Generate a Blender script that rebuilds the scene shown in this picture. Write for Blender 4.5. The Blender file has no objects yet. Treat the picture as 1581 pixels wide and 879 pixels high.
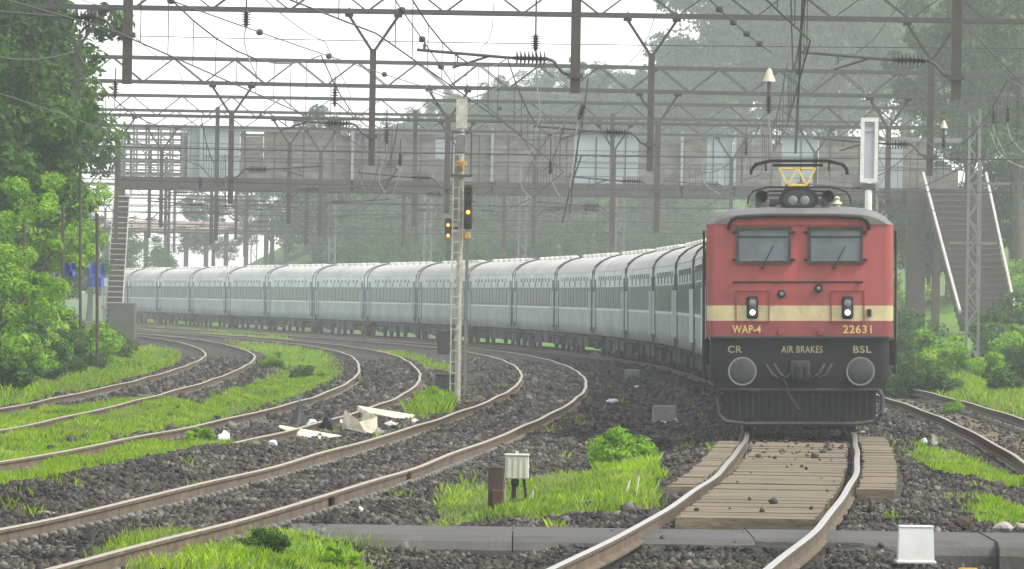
import bpy, math, random
import numpy as np
from mathutils import Matrix, Vector

random.seed(7)
RNG = np.random.default_rng(7)
S = bpy.context.scene
COL = S.collection
PI = math.pi

# ------------------------------------------------------------------ camera
F = 11000.0 / 1581.0            # focal length in image widths
HC = 2.15                       # camera height above rail level
PITCH, ROLL = 22.5 / 11000.0, 0.0157
cam_data = bpy.data.cameras.new('camera')
cam_data.sensor_width = 36.0
cam_data.lens = 36.0 * F
cam_data.clip_start, cam_data.clip_end = 1.0, 4000.0
cam = bpy.data.objects.new('camera', cam_data)
COL.objects.link(cam)
cam.matrix_world = (Matrix.Translation((0, 0, HC)) @ Matrix.Rotation(PI / 2 + PITCH, 4, 'X')
                    @ Matrix.Rotation(ROLL, 4, 'Z'))
S.camera = cam

# ------------------------------------------------------------------ sky and sun
SUN_EL, SUN_AZ = math.radians(50), math.radians(110)     # azimuth from +Y (ahead) towards +X
w = bpy.data.worlds.new('World')
S.world = w
w.use_nodes = True
nt = w.node_tree
nt.nodes.clear()
sky = nt.nodes.new('ShaderNodeTexSky')
sky.sky_type = 'NISHITA'
sky.sun_disc = False
sky.sun_elevation, sky.sun_rotation = SUN_EL, SUN_AZ
sky.air_density, sky.dust_density, sky.ozone_density = 1.0, 0.8, 1.0
hsv = nt.nodes.new('ShaderNodeHueSaturation')
hsv.inputs['Saturation'].default_value = 0.22
bg = nt.nodes.new('ShaderNodeBackground')
bg.inputs['Strength'].default_value = 0.125
wo = nt.nodes.new('ShaderNodeOutputWorld')
nt.links.new(sky.outputs[0], hsv.inputs['Color'])
nt.links.new(hsv.outputs[0], bg.inputs[0])
nt.links.new(bg.outputs[0], wo.inputs[0])
sl = bpy.data.lights.new('sun', 'SUN')
sl.energy = 1.5
sl.angle = math.radians(10)
sl.color = (1.0, 0.95, 0.87)
sun = bpy.data.objects.new('sun', sl)
COL.objects.link(sun)
sd = Vector((math.sin(SUN_AZ) * math.cos(SUN_EL), math.cos(SUN_AZ) * math.cos(SUN_EL), math.sin(SUN_EL)))
sun.rotation_euler = sd.to_track_quat('Z', 'Y').to_euler()
S.view_settings.view_transform = 'Standard'
S.view_settings.look = 'None'
S.view_settings.gamma = 1.0
S.view_settings.use_curve_mapping = False
S.view_settings.exposure = 1.5
S.cycles.max_bounces = 6
S.cycles.volume_bounces = 1
S.cycles.transparent_max_bounces = 8
HAZE_DENSITY = 0.0005

# ------------------------------------------------------------------ helpers
class MB:
    """collects boxes, bars, tubes and revolved shapes for ONE mesh"""
    def __init__(self):
        self.v, self.f, self.m = [], [], []
    def add(self, vs, fs, mi=0):
        o = len(self.v)
        self.v += [tuple(p) for p in vs]
        self.f += [tuple(i + o for i in f) for f in fs]
        self.m += [mi] * len(fs)
        return self
    def box(self, c, s, mi=0, M=None):
        x, y, z = s[0] / 2, s[1] / 2, s[2] / 2
        vs = [Vector((a * x, b * y, d * z)) for a in (-1, 1) for b in (-1, 1) for d in (-1, 1)]
        if M is not None:
            vs = [M @ p for p in vs]
        vs = [p + Vector(c) for p in vs]
        return self.add(vs, [(0, 1, 3, 2), (4, 6, 7, 5), (0, 4, 5, 1), (2, 3, 7, 6), (0, 2, 6, 4), (1, 5, 7, 3)], mi)
    def bbox(self, c, s, b, mi=0, M=None):
        """box with chamfered vertical and horizontal edges"""
        hx, hy, hz = s[0] / 2, s[1] / 2, s[2] / 2
        vs, fs = [], []
        prof = [(-hz, b), (-hz + b, 0), (hz - b, 0), (hz, b)]
        n = 8
        for z, i in prof:
            x, y = hx - i, hy - i
            for p in ((x - b, -y), (x, -y + b), (x, y - b), (x - b, y), (-x + b, y), (-x, y - b), (-x, -y + b), (-x + b, -y)):
                vs.append(Vector((p[0], p[1], z)))
        for k in range(3):
            for i in range(n):
                j = (i + 1) % n
                fs.append((k * n + i, k * n + j, (k + 1) * n + j, (k + 1) * n + i))
        fs.append(tuple(range(n - 1, -1, -1)))
        fs.append(tuple(range(3 * n, 4 * n)))
        if M is not None:
            vs = [M @ p for p in vs]
        return self.add([p + Vector(c) for p in vs], fs, mi)
    def bar(self, a, b, wd, h=None, mi=0):
        a, b = Vector(a), Vector(b)
        d = b - a
        if d.length < 1e-6:
            return self
        q = d.to_track_quat('Z', 'Y').to_matrix().to_4x4()
        return self.box((a + b) / 2, (wd, h or wd, d.length), mi, q)
    def tube(self, pts, r, n=6, mi=0, cap=True):
        pts = [Vector(p) for p in pts]
        rs = r if isinstance(r, (list, tuple)) else [r] * len(pts)
        vs, fs = [], []
        for i, p in enumerate(pts):
            t = (pts[min(i + 1, len(pts) - 1)] - pts[max(i - 1, 0)])
            t = t.normalized() if t.length > 1e-9 else Vector((0, 0, 1))
            ref = Vector((0, 0, 1)) if abs(t.z) < 0.9 else Vector((1, 0, 0))
            u = t.cross(ref).normalized()
            v = t.cross(u)
            for k in range(n):
                a = 2 * PI * k / n
                vs.append(p + (u * math.cos(a) + v * math.sin(a)) * rs[i])
        for i in range(len(pts) - 1):
            for k in range(n):
                l = (k + 1) % n
                fs.append((i * n + k, i * n + l, (i + 1) * n + l, (i + 1) * n + k))
        if cap:
            fs.append(tuple(range(n - 1, -1, -1)))
            fs.append(tuple(range((len(pts) - 1) * n, len(pts) * n)))
        return self.add(vs, fs, mi)
    def lathe(self, prof, c=(0, 0, 0), axis='Z', n=16, mi=0):
        """prof: (radius, along) pairs, revolved about an axis through c"""
        vs, fs = [], []
        for r, h in prof:
            for k in range(n):
                a = 2 * PI * k / n
                p = (r * math.cos(a), r * math.sin(a), h)
                if axis == 'Y':
                    p = (p[0], p[2], p[1])
                elif axis == 'X':
                    p = (p[2], p[0], p[1])
                vs.append(Vector(p) + Vector(c))
        m = len(prof)
        for i in range(m - 1):
            for k in range(n):
                l = (k + 1) % n
                fs.append((i * n + k, i * n + l, (i + 1) * n + l, (i + 1) * n + k))
        fs.append(tuple(range(n)))
        fs.append(tuple(range((m - 1) * n, m * n)))
        return self.add(vs, fs, mi)
    def prism(self, prof, y0, y1, mi=0, cap=True, axis='Y'):
        """closed (x, z) profile swept along y"""
        n = len(prof)
        if axis == 'Y':
            vs = [(x, y0, z) for x, z in prof] + [(x, y1, z) for x, z in prof]
        else:
            vs = [(y0, x, z) for x, z in prof] + [(y1, x, z) for x, z in prof]
        fs = [(i, (i + 1) % n, n + (i + 1) % n, n + i) for i in range(n)]
        if cap:
            fs += [tuple(range(n - 1, -1, -1)), tuple(range(n, 2 * n))]
        return self.add(vs, fs, mi)
    def build(self, name, mat, parent=None, smooth=0.0, loc=None):
        me = bpy.data.meshes.new(name)
        me.from_pydata(self.v, [], self.f)
        mats = mat if isinstance(mat, (list, tuple)) else [mat]
        for m in mats:
            me.materials.append(m)
        if len(mats) > 1:
            me.polygons.foreach_set('material_index', self.m)
        import bmesh
        bm = bmesh.new()
        bm.from_mesh(me)
        bmesh.ops.recalc_face_normals(bm, faces=bm.faces)
        if smooth:
            for f in bm.faces:
                f.smooth = True
            for e in bm.edges:
                if len(e.link_faces) == 2 and e.calc_face_angle(0) > smooth:
                    e.smooth = False
        bm.to_mesh(me)
        bm.free()
        o = bpy.data.objects.new(name, me)
        COL.objects.link(o)
        if parent is not None:
            o.parent = parent
        if loc is not None:
            o.location = loc
        return o

def build_each(mb, name, mat, parent=None, smooth=0.0):
    par = list(range(len(mb.v)))
    def find(i):
        while par[i] != i:
            par[i] = par[par[i]]; i = par[i]
        return i
    for f in mb.f:
        a = find(f[0])
        for i in f[1:]:
            par[find(i)] = a
    groups = {}
    for f in mb.f:
        groups.setdefault(find(f[0]), []).append(f)
    out = []
    for fs in groups.values():
        ids = sorted({i for f in fs for i in f})
        mp = {i: k for k, i in enumerate(ids)}
        m = MB()
        m.add([mb.v[i] for i in ids], [tuple(mp[i] for i in f) for f in fs])
        out.append(m.build(name, mat, parent, smooth))
    return out

def tag(o, label=None, cat=None, group=None, kind=None):
    if label: o['label'] = label
    if cat: o['category'] = cat
    if group: o['group'] = group
    if kind: o['kind'] = kind
    return o

def empty(name, loc=(0, 0, 0), rz=0.0, label=None, cat=None, group=None):
    o = bpy.data.objects.new(name, None)
    COL.objects.link(o)
    o.empty_display_size = 0.3
    o.location = loc
    o.rotation_euler = (0, 0, rz)
    return tag(o, label, cat, group)

def copy_tree(o, parent=None):
    c = o.copy()
    COL.objects.link(c)
    c.parent = parent
    for ch in list(o.children):
        copy_tree(ch, c)
    return c

def np_mesh(name, v, f, mats, k, smooth=False, mi=None):
    """v (N,3), f (M,k)"""
    me = bpy.data.meshes.new(name)
    me.vertices.add(len(v))
    me.vertices.foreach_set('co', np.ascontiguousarray(v, dtype=np.float32).ravel())
    me.loops.add(len(f) * k)
    me.loops.foreach_set('vertex_index', np.ascontiguousarray(f, dtype=np.int32).ravel())
    me.polygons.add(len(f))
    me.polygons.foreach_set('loop_start', np.arange(0, len(f) * k, k, dtype=np.int32))
    for m in (mats if isinstance(mats, (list, tuple)) else [mats]):
        me.materials.append(m)
    if mi is not None:
        me.polygons.foreach_set('material_index', np.ascontiguousarray(mi, dtype=np.int32))
    if smooth:
        me.polygons.foreach_set('use_smooth', np.ones(len(f), dtype=bool))
    me.update(calc_edges=True)
    return me

def np_obj(name, me, parent=None, loc=None):
    o = bpy.data.objects.new(name, me)
    COL.objects.link(o)
    if parent is not None: o.parent = parent
    if loc is not None: o.location = loc
    return o

# ------------------------------------------------------------------ the line of the main track, read off the ground
_K = [9.90060783, 12.07980822, -5.05141734, -27.96663049, -18.31428869, 2.97240262]
def M(d):
    d = np.asarray(d, dtype=float)
    a, b = 57.0, 420.0
    t = (np.clip(d, a, b) - 300) / 250
    y = np.polyval(_K, t)
    return y + np.where(d < a, (d - a) * 0.088, 0) + np.where(d > b, (d - b) * -0.146, 0)
def slope(d):
    return float((M(d + 2) - M(d - 2)) / 4)
def P(u, d, z=0.0):
    return Vector((float(M(d)) + u, d, z))

OFF = {
    'main': ([0, 600], [0, 0]),
    'third': ([0, 110, 170, 230, 290, 600], [-5.35, -5.65, -5.25, -5.1, -4.7, -4.7]),
    'second': ([0, 120, 150, 185, 230, 300, 600], [-9.0, -9.05, -9.1, -9.55, -10.2, -10.2, -10.0]),
    'first': ([0, 110, 150, 210, 295, 360, 600], [-12.7, -13.2, -14.2, -15.2, -15.7, -15.0, -14.6]),
    'right': ([0, 90, 120, 180, 240, 600], [4.6, 4.45, 4.32, 4.3, 4.5, 4.8]),
}
ZT = {'main': 0.0, 'third': 0.0, 'second': 0.0, 'first': 0.0, 'right': -0.25}
def smooth_off(k, d):
    xs, ys = OFF[k]
    d = np.asarray(d, dtype=float)
    return sum(np.interp(d + e, xs, ys) for e in (-16, -8, 0, 8, 16)) / 5

# ------------------------------------------------------------------ materials
def nodes_of(m):
    m.use_nodes = True
    t = m.node_tree
    return t, t.nodes, t.links, t.nodes['Principled BSDF']

def surf(name, col, rough=0.6, var=0.15, scale=3.0, metal=0.0, bump=0.0, bscale=20.0, dirt=None, dirt_amt=0.4, spec=0.4, stretch=(1, 1, 1), detail=6):
    """painted / metal / stone surface with noise variation, blotches of dirt and bump"""
    m = bpy.data.materials.new(name)
    t, N, L, b = nodes_of(m)
    tc = N.new('ShaderNodeTexCoord')
    mp = N.new('ShaderNodeMapping')
    mp.inputs['Scale'].default_value = stretch
    L.new(tc.outputs['Object'], mp.inputs[0])
    oi = N.new('ShaderNodeObjectInfo')
    ad = N.new('ShaderNodeVectorMath')
    ad.operation = 'ADD'
    mul = N.new('ShaderNodeVectorMath'); mul.operation = 'SCALE'
    mul.inputs['Scale'].default_value = 37.0
    cx = N.new('ShaderNodeCombineXYZ')
    L.new(oi.outputs['Random'], cx.inputs[0]); L.new(oi.outputs['Random'], cx.inputs[1])
    L.new(cx.outputs[0], mul.inputs[0])
    L.new(mp.outputs[0], ad.inputs[0]); L.new(mul.outputs[0], ad.inputs[1])
    n1 = N.new('ShaderNodeTexNoise')
    n1.inputs['Scale'].default_value = scale
    n1.inputs['Detail'].default_value = detail
    n1.inputs['Roughness'].default_value = 0.65
    L.new(ad.outputs[0], n1.inputs['Vector'])
    r = N.new('ShaderNodeValToRGB')
    c = np.array(col)
    r.color_ramp.elements[0].position = 0.3
    r.color_ramp.elements[1].position = 0.7
    r.color_ramp.elements[0].color = (*np.clip(c * (1 - var), 0, 1), 1)
    r.color_ramp.elements[1].color = (*np.clip(c * (1 + var), 0, 1), 1)
    L.new(n1.outputs[0], r.inputs[0])
    out = r.outputs[0]
    if dirt is not None:
        n2 = N.new('ShaderNodeTexNoise')
        n2.inputs['Scale'].default_value = scale * 0.55
        n2.inputs['Detail'].default_value = 8
        n2.inputs['Roughness'].default_value = 0.75
        L.new(ad.outputs[0], n2.inputs['Vector'])
        r2 = N.new('ShaderNodeValToRGB')
        r2.color_ramp.elements[0].position = 0.45
        r2.color_ramp.elements[1].position = 0.72
        r2.color_ramp.elements[0].color = (0, 0, 0, 1)
        r2.color_ramp.elements[1].color = (dirt_amt,) * 3 + (1,)
        L.new(n2.outputs[0], r2.inputs[0])
        mx = N.new('ShaderNodeMix'); mx.data_type = 'RGBA'
        mx.inputs[7].default_value = (*dirt, 1)
        L.new(r2.outputs[0], mx.inputs[0]); L.new(out, mx.inputs[6])
        out = mx.outputs[2]
    L.new(out, b.inputs['Base Color'])
    b.inputs['Roughness'].default_value = rough
    b.inputs['Metallic'].default_value = metal
    b.inputs['Specular IOR Level'].default_value = spec
    if bump:
        n3 = N.new('ShaderNodeTexNoise')
        n3.inputs['Scale'].default_value = bscale
        n3.inputs['Detail'].default_value = 5
        L.new(ad.outputs[0], n3.inputs['Vector'])
        bp = N.new('ShaderNodeBump')
        bp.inputs['Strength'].default_value = bump
        bp.inputs['Distance'].default_value = 0.05
        L.new(n3.outputs[0], bp.inputs['Height'])
        L.new(bp.outputs[0], b.inputs['Normal'])
    return m

def leafy(name, cols, trans=0.35, rough=0.75):
    """many small leaves: each leaf (mesh island) takes its own tone between the given colours"""
    m = bpy.data.materials.new(name)
    t, N, L, b = nodes_of(m)
    g = N.new('ShaderNodeNewGeometry')
    tc = N.new('ShaderNodeTexCoord')
    n = N.new('ShaderNodeTexNoise')
    n.inputs['Scale'].default_value = 0.9
    L.new(tc.outputs['Object'], n.inputs['Vector'])
    ma = N.new('ShaderNodeMath'); ma.operation = 'MULTIPLY_ADD'
    ma.inputs[1].default_value = 0.5
    L.new(g.outputs['Random Per Island'], ma.inputs[0])
    m2 = N.new('ShaderNodeMath'); m2.operation = 'MULTIPLY_ADD'
    m2.inputs[1].default_value = 1.1; m2.inputs[2].default_value = -0.3
    L.new(n.outputs[0], m2.inputs[0]); L.new(m2.outputs[0], ma.inputs[2])
    r = N.new('ShaderNodeValToRGB')
    el = r.color_ramp.elements
    el[0].color = (*cols[0], 1); el[0].position = 0.1
    el[1].color = (*cols[-1], 1); el[1].position = 0.9
    for i, c in enumerate(cols[1:-1]):
        e = el.new(0.1 + 0.8 * (i + 1) / (len(cols) - 1)); e.color = (*c, 1)
    L.new(ma.outputs[0], r.inputs[0])
    L.new(r.outputs[0], b.inputs['Base Color'])
    b.inputs['Roughness'].default_value = rough
    b.inputs['Specular IOR Level'].default_value = 0.12
    tr = N.new('ShaderNodeBsdfTranslucent')
    L.new(r.outputs[0], tr.inputs['Color'])
    mx = N.new('ShaderNodeMixShader'); mx.inputs[0].default_value = trans
    L.new(b.outputs[0], mx.inputs[1]); L.new(tr.outputs[0], mx.inputs[2])
    L.new(mx.outputs[0], N['Material Output'].inputs[0])
    return m

def emit(name, col, strength):
    m = bpy.data.materials.new(name)
    t, N, L, b = nodes_of(m)
    b.inputs['Base Color'].default_value = (*col, 1)
    b.inputs['Emission Color'].default_value = (*col, 1)
    b.inputs['Emission Strength'].default_value = strength
    return m

def glass(name, col, rough=0.12):
    return surf(name, col, rough, 0.35, 1.5, spec=0.6)

MT = {}
MT['rust'] = surf('rusty_rail_steel', (0.125, 0.09, 0.055), 0.8, 0.45, 4, dirt=(0.04, 0.03, 0.022), dirt_amt=0.8, bump=0.3)
MT['rail_top'] = surf('worn_rail_head', (0.40, 0.335, 0.23), 0.45, 0.25, 3, metal=0.6)
MT['rail_shine'] = surf('polished_rail_head', (0.44, 0.41, 0.36), 0.33, 0.15, 3, metal=0.8)
MT['sleeper'] = surf('concrete_sleeper', (0.16, 0.15, 0.135), 0.85, 0.25, 3, dirt=(0.06, 0.05, 0.04), dirt_amt=0.7)
MT['concrete'] = surf('grey_concrete', (0.082, 0.077, 0.069), 0.9, 0.25, 2.5, dirt=(0.08, 0.075, 0.065), dirt_amt=0.7, bump=0.3)
MT['blockgrey'] = surf('pale_block_concrete', (0.27, 0.26, 0.24), 0.9, 0.2, 3, dirt=(0.13, 0.12, 0.10), dirt_amt=0.6)
MT['darkconc'] = surf('mossy_concrete', (0.085, 0.09, 0.075), 0.9, 0.3, 2.5, dirt=(0.04, 0.055, 0.025), dirt_amt=0.7)
MT['plank'] = surf('weathered_planks', (0.175, 0.14, 0.085), 0.85, 0.45, 2.2, dirt=(0.07, 0.055, 0.038), dirt_amt=0.9, bump=0.4, stretch=(0.35, 2.4, 1))
MT['steel'] = surf('dull_grey_steel', (0.05, 0.05, 0.05), 0.6, 0.25, 4, dirt=(0.07, 0.045, 0.03), dirt_amt=0.5)
MT['steel_rust'] = surf('brown_rusted_steel', (0.055, 0.046, 0.041), 0.7, 0.3, 4, dirt=(0.09, 0.05, 0.03), dirt_amt=0.5)
MT['galv'] = surf('pale_galvanised_steel', (0.17, 0.17, 0.165), 0.55, 0.2, 4, dirt=(0.14, 0.12, 0.1), dirt_amt=0.5)
MT['wire'] = surf('tarnished_wire', (0.05, 0.045, 0.042), 0.6, 0.2, 6)
MT['jumper'] = surf('pale_jumper_wire', (0.27, 0.265, 0.25), 0.6, 0.2, 6)
MT['insul'] = surf('brown_glazed_porcelain', (0.016, 0.013, 0.013), 0.35, 0.2, 6, spec=0.5)
MT['bell'] = surf('cream_porcelain', (0.55, 0.48, 0.36), 0.5, 0.15, 8)
MT['red'] = surf('weathered_red_paint', (0.36, 0.070, 0.062), 0.62, 0.18, 1.6, dirt=(0.20, 0.07, 0.06), dirt_amt=0.8, stretch=(1.8, 1, 0.35))
MT['darkred'] = surf('grimy_red_paint', (0.25, 0.055, 0.05), 0.6, 0.2, 2, dirt=(0.06, 0.02, 0.02), dirt_amt=0.6)
MT['cream'] = surf('cream_paint_band', (0.56, 0.47, 0.26), 0.6, 0.15, 2.5, dirt=(0.27, 0.21, 0.13), dirt_amt=0.75)
MT['roofgrey'] = surf('dusty_roof_grey', (0.15, 0.145, 0.14), 0.65, 0.25, 1.4, dirt=(0.08, 0.07, 0.065), dirt_amt=0.7)
MT['black'] = surf('sooty_black', (0.009, 0.009, 0.009), 0.75, 0.4, 3, dirt=(0.03, 0.027, 0.024), dirt_amt=0.6)
MT['blackgrey'] = surf('grimy_dark_iron', (0.026, 0.026, 0.027), 0.55, 0.3, 5, dirt=(0.09, 0.08, 0.065), dirt_amt=0.5)
MT['buffer'] = surf('buffer_head_steel', (0.05, 0.054, 0.058), 0.45, 0.2, 6, metal=0.3, dirt=(0.04, 0.035, 0.03), dirt_amt=0.5)
MT['glass'] = glass('cab_window_glass', (0.10, 0.115, 0.13), 0.15)
MT['yellow'] = surf('yellow_lettering', (0.62, 0.42, 0.16), 0.6, 0.2, 9)
MT['paleyellow'] = surf('faded_stencil_paint', (0.34, 0.31, 0.17), 0.7, 0.3, 9)
MT['yellow_arm'] = surf('yellow_pantograph_paint', (0.68, 0.48, 0.10), 0.5, 0.15, 9)
MT['lens'] = surf('headlamp_glass', (0.16, 0.17, 0.165), 0.2, 0.2, 9, spec=0.7)
MT['lamp_on'] = emit('lit_white_lamp', (0.92, 0.95, 1.0), 2.2)
MT['amber'] = emit('lit_amber_lamp', (1.0, 0.36, 0.03), 2.2)
MT['amber_dim'] = emit('dim_amber_lamp', (1.0, 0.33, 0.08), .9)
MT['coach_up'] = surf('pale_blue_coach_paint', (0.58, 0.62, 0.64), 0.6, 0.18, 1.0, dirt=(0.25, 0.26, 0.25), dirt_amt=0.6, stretch=(1, 0.5, 1))
MT['coach_band'] = surf('dull_blue_coach_band', (0.165, 0.205, 0.225), 0.6, 0.15, 1.2, dirt=(0.09, 0.12, 0.12), dirt_amt=0.5, stretch=(1, 0.5, 1))
MT['coach_low'] = surf('grey_blue_coach_paint', (0.36, 0.39, 0.405), 0.6, 0.2, 1.0, dirt=(0.19, 0.185, 0.165), dirt_amt=0.7, stretch=(1, 0.5, 1))
MT['coach_line'] = surf('white_coach_line', (0.62, 0.66, 0.66), 0.5, 0.12, 2)
MT['coach_roof'] = surf('dusty_pale_roof', (0.56, 0.54, 0.50), 0.7, 0.14, 0.8, dirt=(0.27, 0.25, 0.22), dirt_amt=0.6, stretch=(1, 0.4, 1))
MT['coach_glass'] = glass('coach_window_glass', (0.022, 0.028, 0.03), 0.3)
MT['coach_door'] = surf('dark_blue_door', (0.055, 0.085, 0.095), 0.5, 0.2, 2)
MT['under'] = surf('dusty_hazed_underframe', (0.06, 0.056, 0.052), 0.8, 0.3, 3, dirt=(0.07, 0.06, 0.05), dirt_amt=0.6)  # dusty iron, paled further to carry distance haze in the colour
MT['mast'] = surf('faded_yellow_white_paint', (0.46, 0.44, 0.37), 0.6, 0.3, 5, dirt=(0.20, 0.15, 0.09), dirt_amt=0.7)
MT['white'] = surf('white_painted_metal', (0.60, 0.60, 0.57), 0.5, 0.1, 4, dirt=(0.42, 0.40, 0.35), dirt_amt=0.5)
MT['lavender'] = surf('pale_lilac_panel', (0.34, 0.345, 0.39), 0.4, 0.08, 2)
MT['boxwhite'] = surf('off_white_box_paint', (0.50, 0.48, 0.40), 0.6, 0.12, 5, dirt=(0.24, 0.21, 0.15), dirt_amt=0.6)
MT['brown'] = surf('old_brown_iron', (0.055, 0.03, 0.022), 0.8, 0.35, 4, dirt=(0.10, 0.045, 0.03), dirt_amt=0.5)
MT['card'] = surf('cream_cardboard', (0.70, 0.64, 0.49), 0.85, 0.2, 5, dirt=(0.28, 0.22, 0.14), dirt_amt=0.75)
MT['tarp'] = surf('dark_green_tarpaulin', (0.03, 0.04, 0.04), 0.55, 0.3, 5)
MT['bag'] = surf('white_plastic_bag', (0.66, 0.66, 0.64), 0.4, 0.1, 6)
MT['blackbag'] = surf('black_plastic_bag', (0.012, 0.012, 0.013), 0.35, 0.2, 6)
MT['blue'] = surf('blue_tarpaulin', (0.03, 0.07, 0.32), 0.5, 0.2, 5)
MT['rubble'] = surf('pale_broken_rubble', (0.30, 0.27, 0.235), 0.9, 0.25, 5)
MT['ochre'] = surf('ochre_marker_paint', (0.42, 0.25, 0.04), 0.6, 0.2, 6)
MT['bridge_wall'] = surf('brown_grey_bridge_sheeting', (0.15, 0.14, 0.13), 0.85, 0.5, 1.3, dirt=(0.16, 0.09, 0.06), dirt_amt=0.6, stretch=(1, 1, 2.5))
MT['bridge_blue'] = surf('pale_blue_bridge_sheeting', (0.27, 0.305, 0.32), 0.7, 0.15, 0.6)
MT['stair'] = surf('brown_stair_concrete', (0.07, 0.05, 0.042), 0.85, 0.25, 1.5, dirt=(0.055, 0.045, 0.04), dirt_amt=0.6)
MT['handrail'] = surf('whitewashed_stringer', (0.40, 0.38, 0.34), 0.8, 0.2, 3)
MT['bark'] = surf('tree_bark', (0.07, 0.055, 0.042), 0.9, 0.35, 4, bump=0.6)
MT['leaf_dark'] = leafy('deep_green_leaves', [(0.012, 0.032, 0.010), (0.032, 0.072, 0.016), (0.062, 0.13, 0.024)])
MT['leaf_mid'] = leafy('mid_green_leaves', [(0.018, 0.048, 0.010), (0.045, 0.11, 0.018), (0.10, 0.21, 0.03)])
MT['leaf_lime'] = leafy('lime_green_leaves', [(0.05, 0.12, 0.010), (0.20, 0.40, 0.018), (0.42, 0.62, 0.07)], 0.5)
MT['leaf_far'] = leafy('soft_green_leaves', [(0.034, 0.064, 0.03), (0.072, 0.12, 0.05), (0.12, 0.19, 0.07)])
MT['grass'] = leafy('fresh_grass_blades', [(0.06, 0.12, 0.008), (0.25, 0.42, 0.016), (0.50, 0.66, 0.05)], 0.45)
MT['grass_dry'] = leafy('seeding_grass_blades', [(0.16, 0.20, 0.05), (0.25, 0.32, 0.09), (0.36, 0.38, 0.16)], 0.4)
MT['stone'] = leafy('broken_ballast_stone', [(0.008, 0.0075, 0.007), (0.040, 0.037, 0.033), (0.078, 0.067, 0.055), (0.19, 0.178, 0.16)], 0.0, 0.85)

# ground: ballast, cinder soil and green ground cover, told apart by a painted-on mask of what lies where
def ground_material():
    m = bpy.data.materials.new('ballast_and_soil')
    t, N, L, b = nodes_of(m)
    g = N.new('ShaderNodeNewGeometry')
    at = N.new('ShaderNodeAttribute'); at.attribute_name = 'cover'
    n1 = N.new('ShaderNodeTexVoronoi'); n1.inputs['Scale'].default_value = 9.0
    n2 = N.new('ShaderNodeTexNoise'); n2.inputs['Scale'].default_value = 0.45; n2.inputs['Detail'].default_value = 9
    n2.inputs['Roughness'].default_value = 0.7
    for n in (n1, n2):
        L.new(g.outputs['Position'], n.inputs['Vector'])
    r = N.new('ShaderNodeValToRGB')
    r.color_ramp.elements[0].color = (0.013, 0.012, 0.011, 1)
    r.color_ramp.elements[1].color = (0.068, 0.064, 0.058, 1)
    sep = N.new('ShaderNodeSeparateColor')
    L.new(n1.outputs['Color'], sep.inputs[0])
    L.new(sep.outputs[0], r.inputs[0])
    r2 = N.new('ShaderNodeValToRGB')
    r2.color_ramp.elements[0].position = 0.35; r2.color_ramp.elements[1].position = 0.7
    r2.color_ramp.elements[0].color = (0.55, 0.53, 0.5, 1)
    r2.color_ramp.elements[1].color = (1.5, 1.45, 1.35, 1)
    L.new(n2.outputs[0], r2.inputs[0])
    mu = N.new('ShaderNodeMix'); mu.data_type = 'RGBA'; mu.blend_type = 'MULTIPLY'; mu.inputs[0].default_value = 1
    L.new(r.outputs[0], mu.inputs[6]); L.new(r2.outputs[0], mu.inputs[7])
    # green soil
    n3 = N.new('ShaderNodeTexNoise'); n3.inputs['Scale'].default_value = 3.0; n3.inputs['Detail'].default_value = 8
    L.new(g.outputs['Position'], n3.inputs['Vector'])
    r3 = N.new('ShaderNodeValToRGB')
    r3.color_ramp.elements[0].position = 0.3; r3.color_ramp.elements[1].position = 0.7
    r3.color_ramp.elements[0].color = (0.06, 0.13, 0.015, 1)
    r3.color_ramp.elements[1].color = (0.15, 0.29, 0.03, 1)
    L.new(n3.outputs[0], r3.inputs[0])
    sc = N.new('ShaderNodeSeparateColor')
    L.new(at.outputs['Color'], sc.inputs[0])
    mx = N.new('ShaderNodeMix'); mx.data_type = 'RGBA'
    L.new(sc.outputs[0], mx.inputs[0]); L.new(mu.outputs[2], mx.inputs[6]); L.new(r3.outputs[0], mx.inputs[7])
    # pale dust (sandy right-hand track and lime spill)
    mx2 = N.new('ShaderNodeMix'); mx2.data_type = 'RGBA'
    mx2.inputs[7].default_value = (0.18, 0.14, 0.085, 1)
    nm = N.new('ShaderNodeMath'); nm.operation = 'MULTIPLY'
    L.new(sc.outputs[1], nm.inputs[0]); L.new(r2.outputs[0], nm.inputs[1])
    L.new(nm.outputs[0], mx2.inputs[0]); L.new(mx.outputs[2], mx2.inputs[6])
    L.new(mx2.outputs[2], b.inputs['Base Color'])
    b.inputs['Roughness'].default_value = 0.9
    b.inputs['Specular IOR Level'].default_value = 0.25
    bp = N.new('ShaderNodeBump'); bp.inputs['Strength'].default_value = 0.9; bp.inputs['Distance'].default_value = 0.05
    L.new(n1.outputs['Distance'], bp.inputs['Height'])
    L.new(bp.outputs[0], b.inputs['Normal'])
    return m
MT['ground'] = ground_material()

# ------------------------------------------------------------------ where things stand: a point of the photograph dropped on level ground
def site(px, py, z=-0.25):
    xi, yi = px - 790.5, py - 439.5
    c, s = math.cos(ROLL), math.sin(ROLL)
    xs, ys = xi * c + yi * s, -xi * s + yi * c
    k = (ys - 22.5) / (HC - z)
    return xs / k, 11000.0 / k
def at_depth(px, py, d):
    xi, yi = px - 790.5, py - 439.5
    c, s = math.cos(ROLL), math.sin(ROLL)
    xs, ys = xi * c + yi * s, -xi * s + yi * c
    k = 11000.0 / d
    return Vector((xs / k, d, HC - (ys - 22.5) / k))

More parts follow.
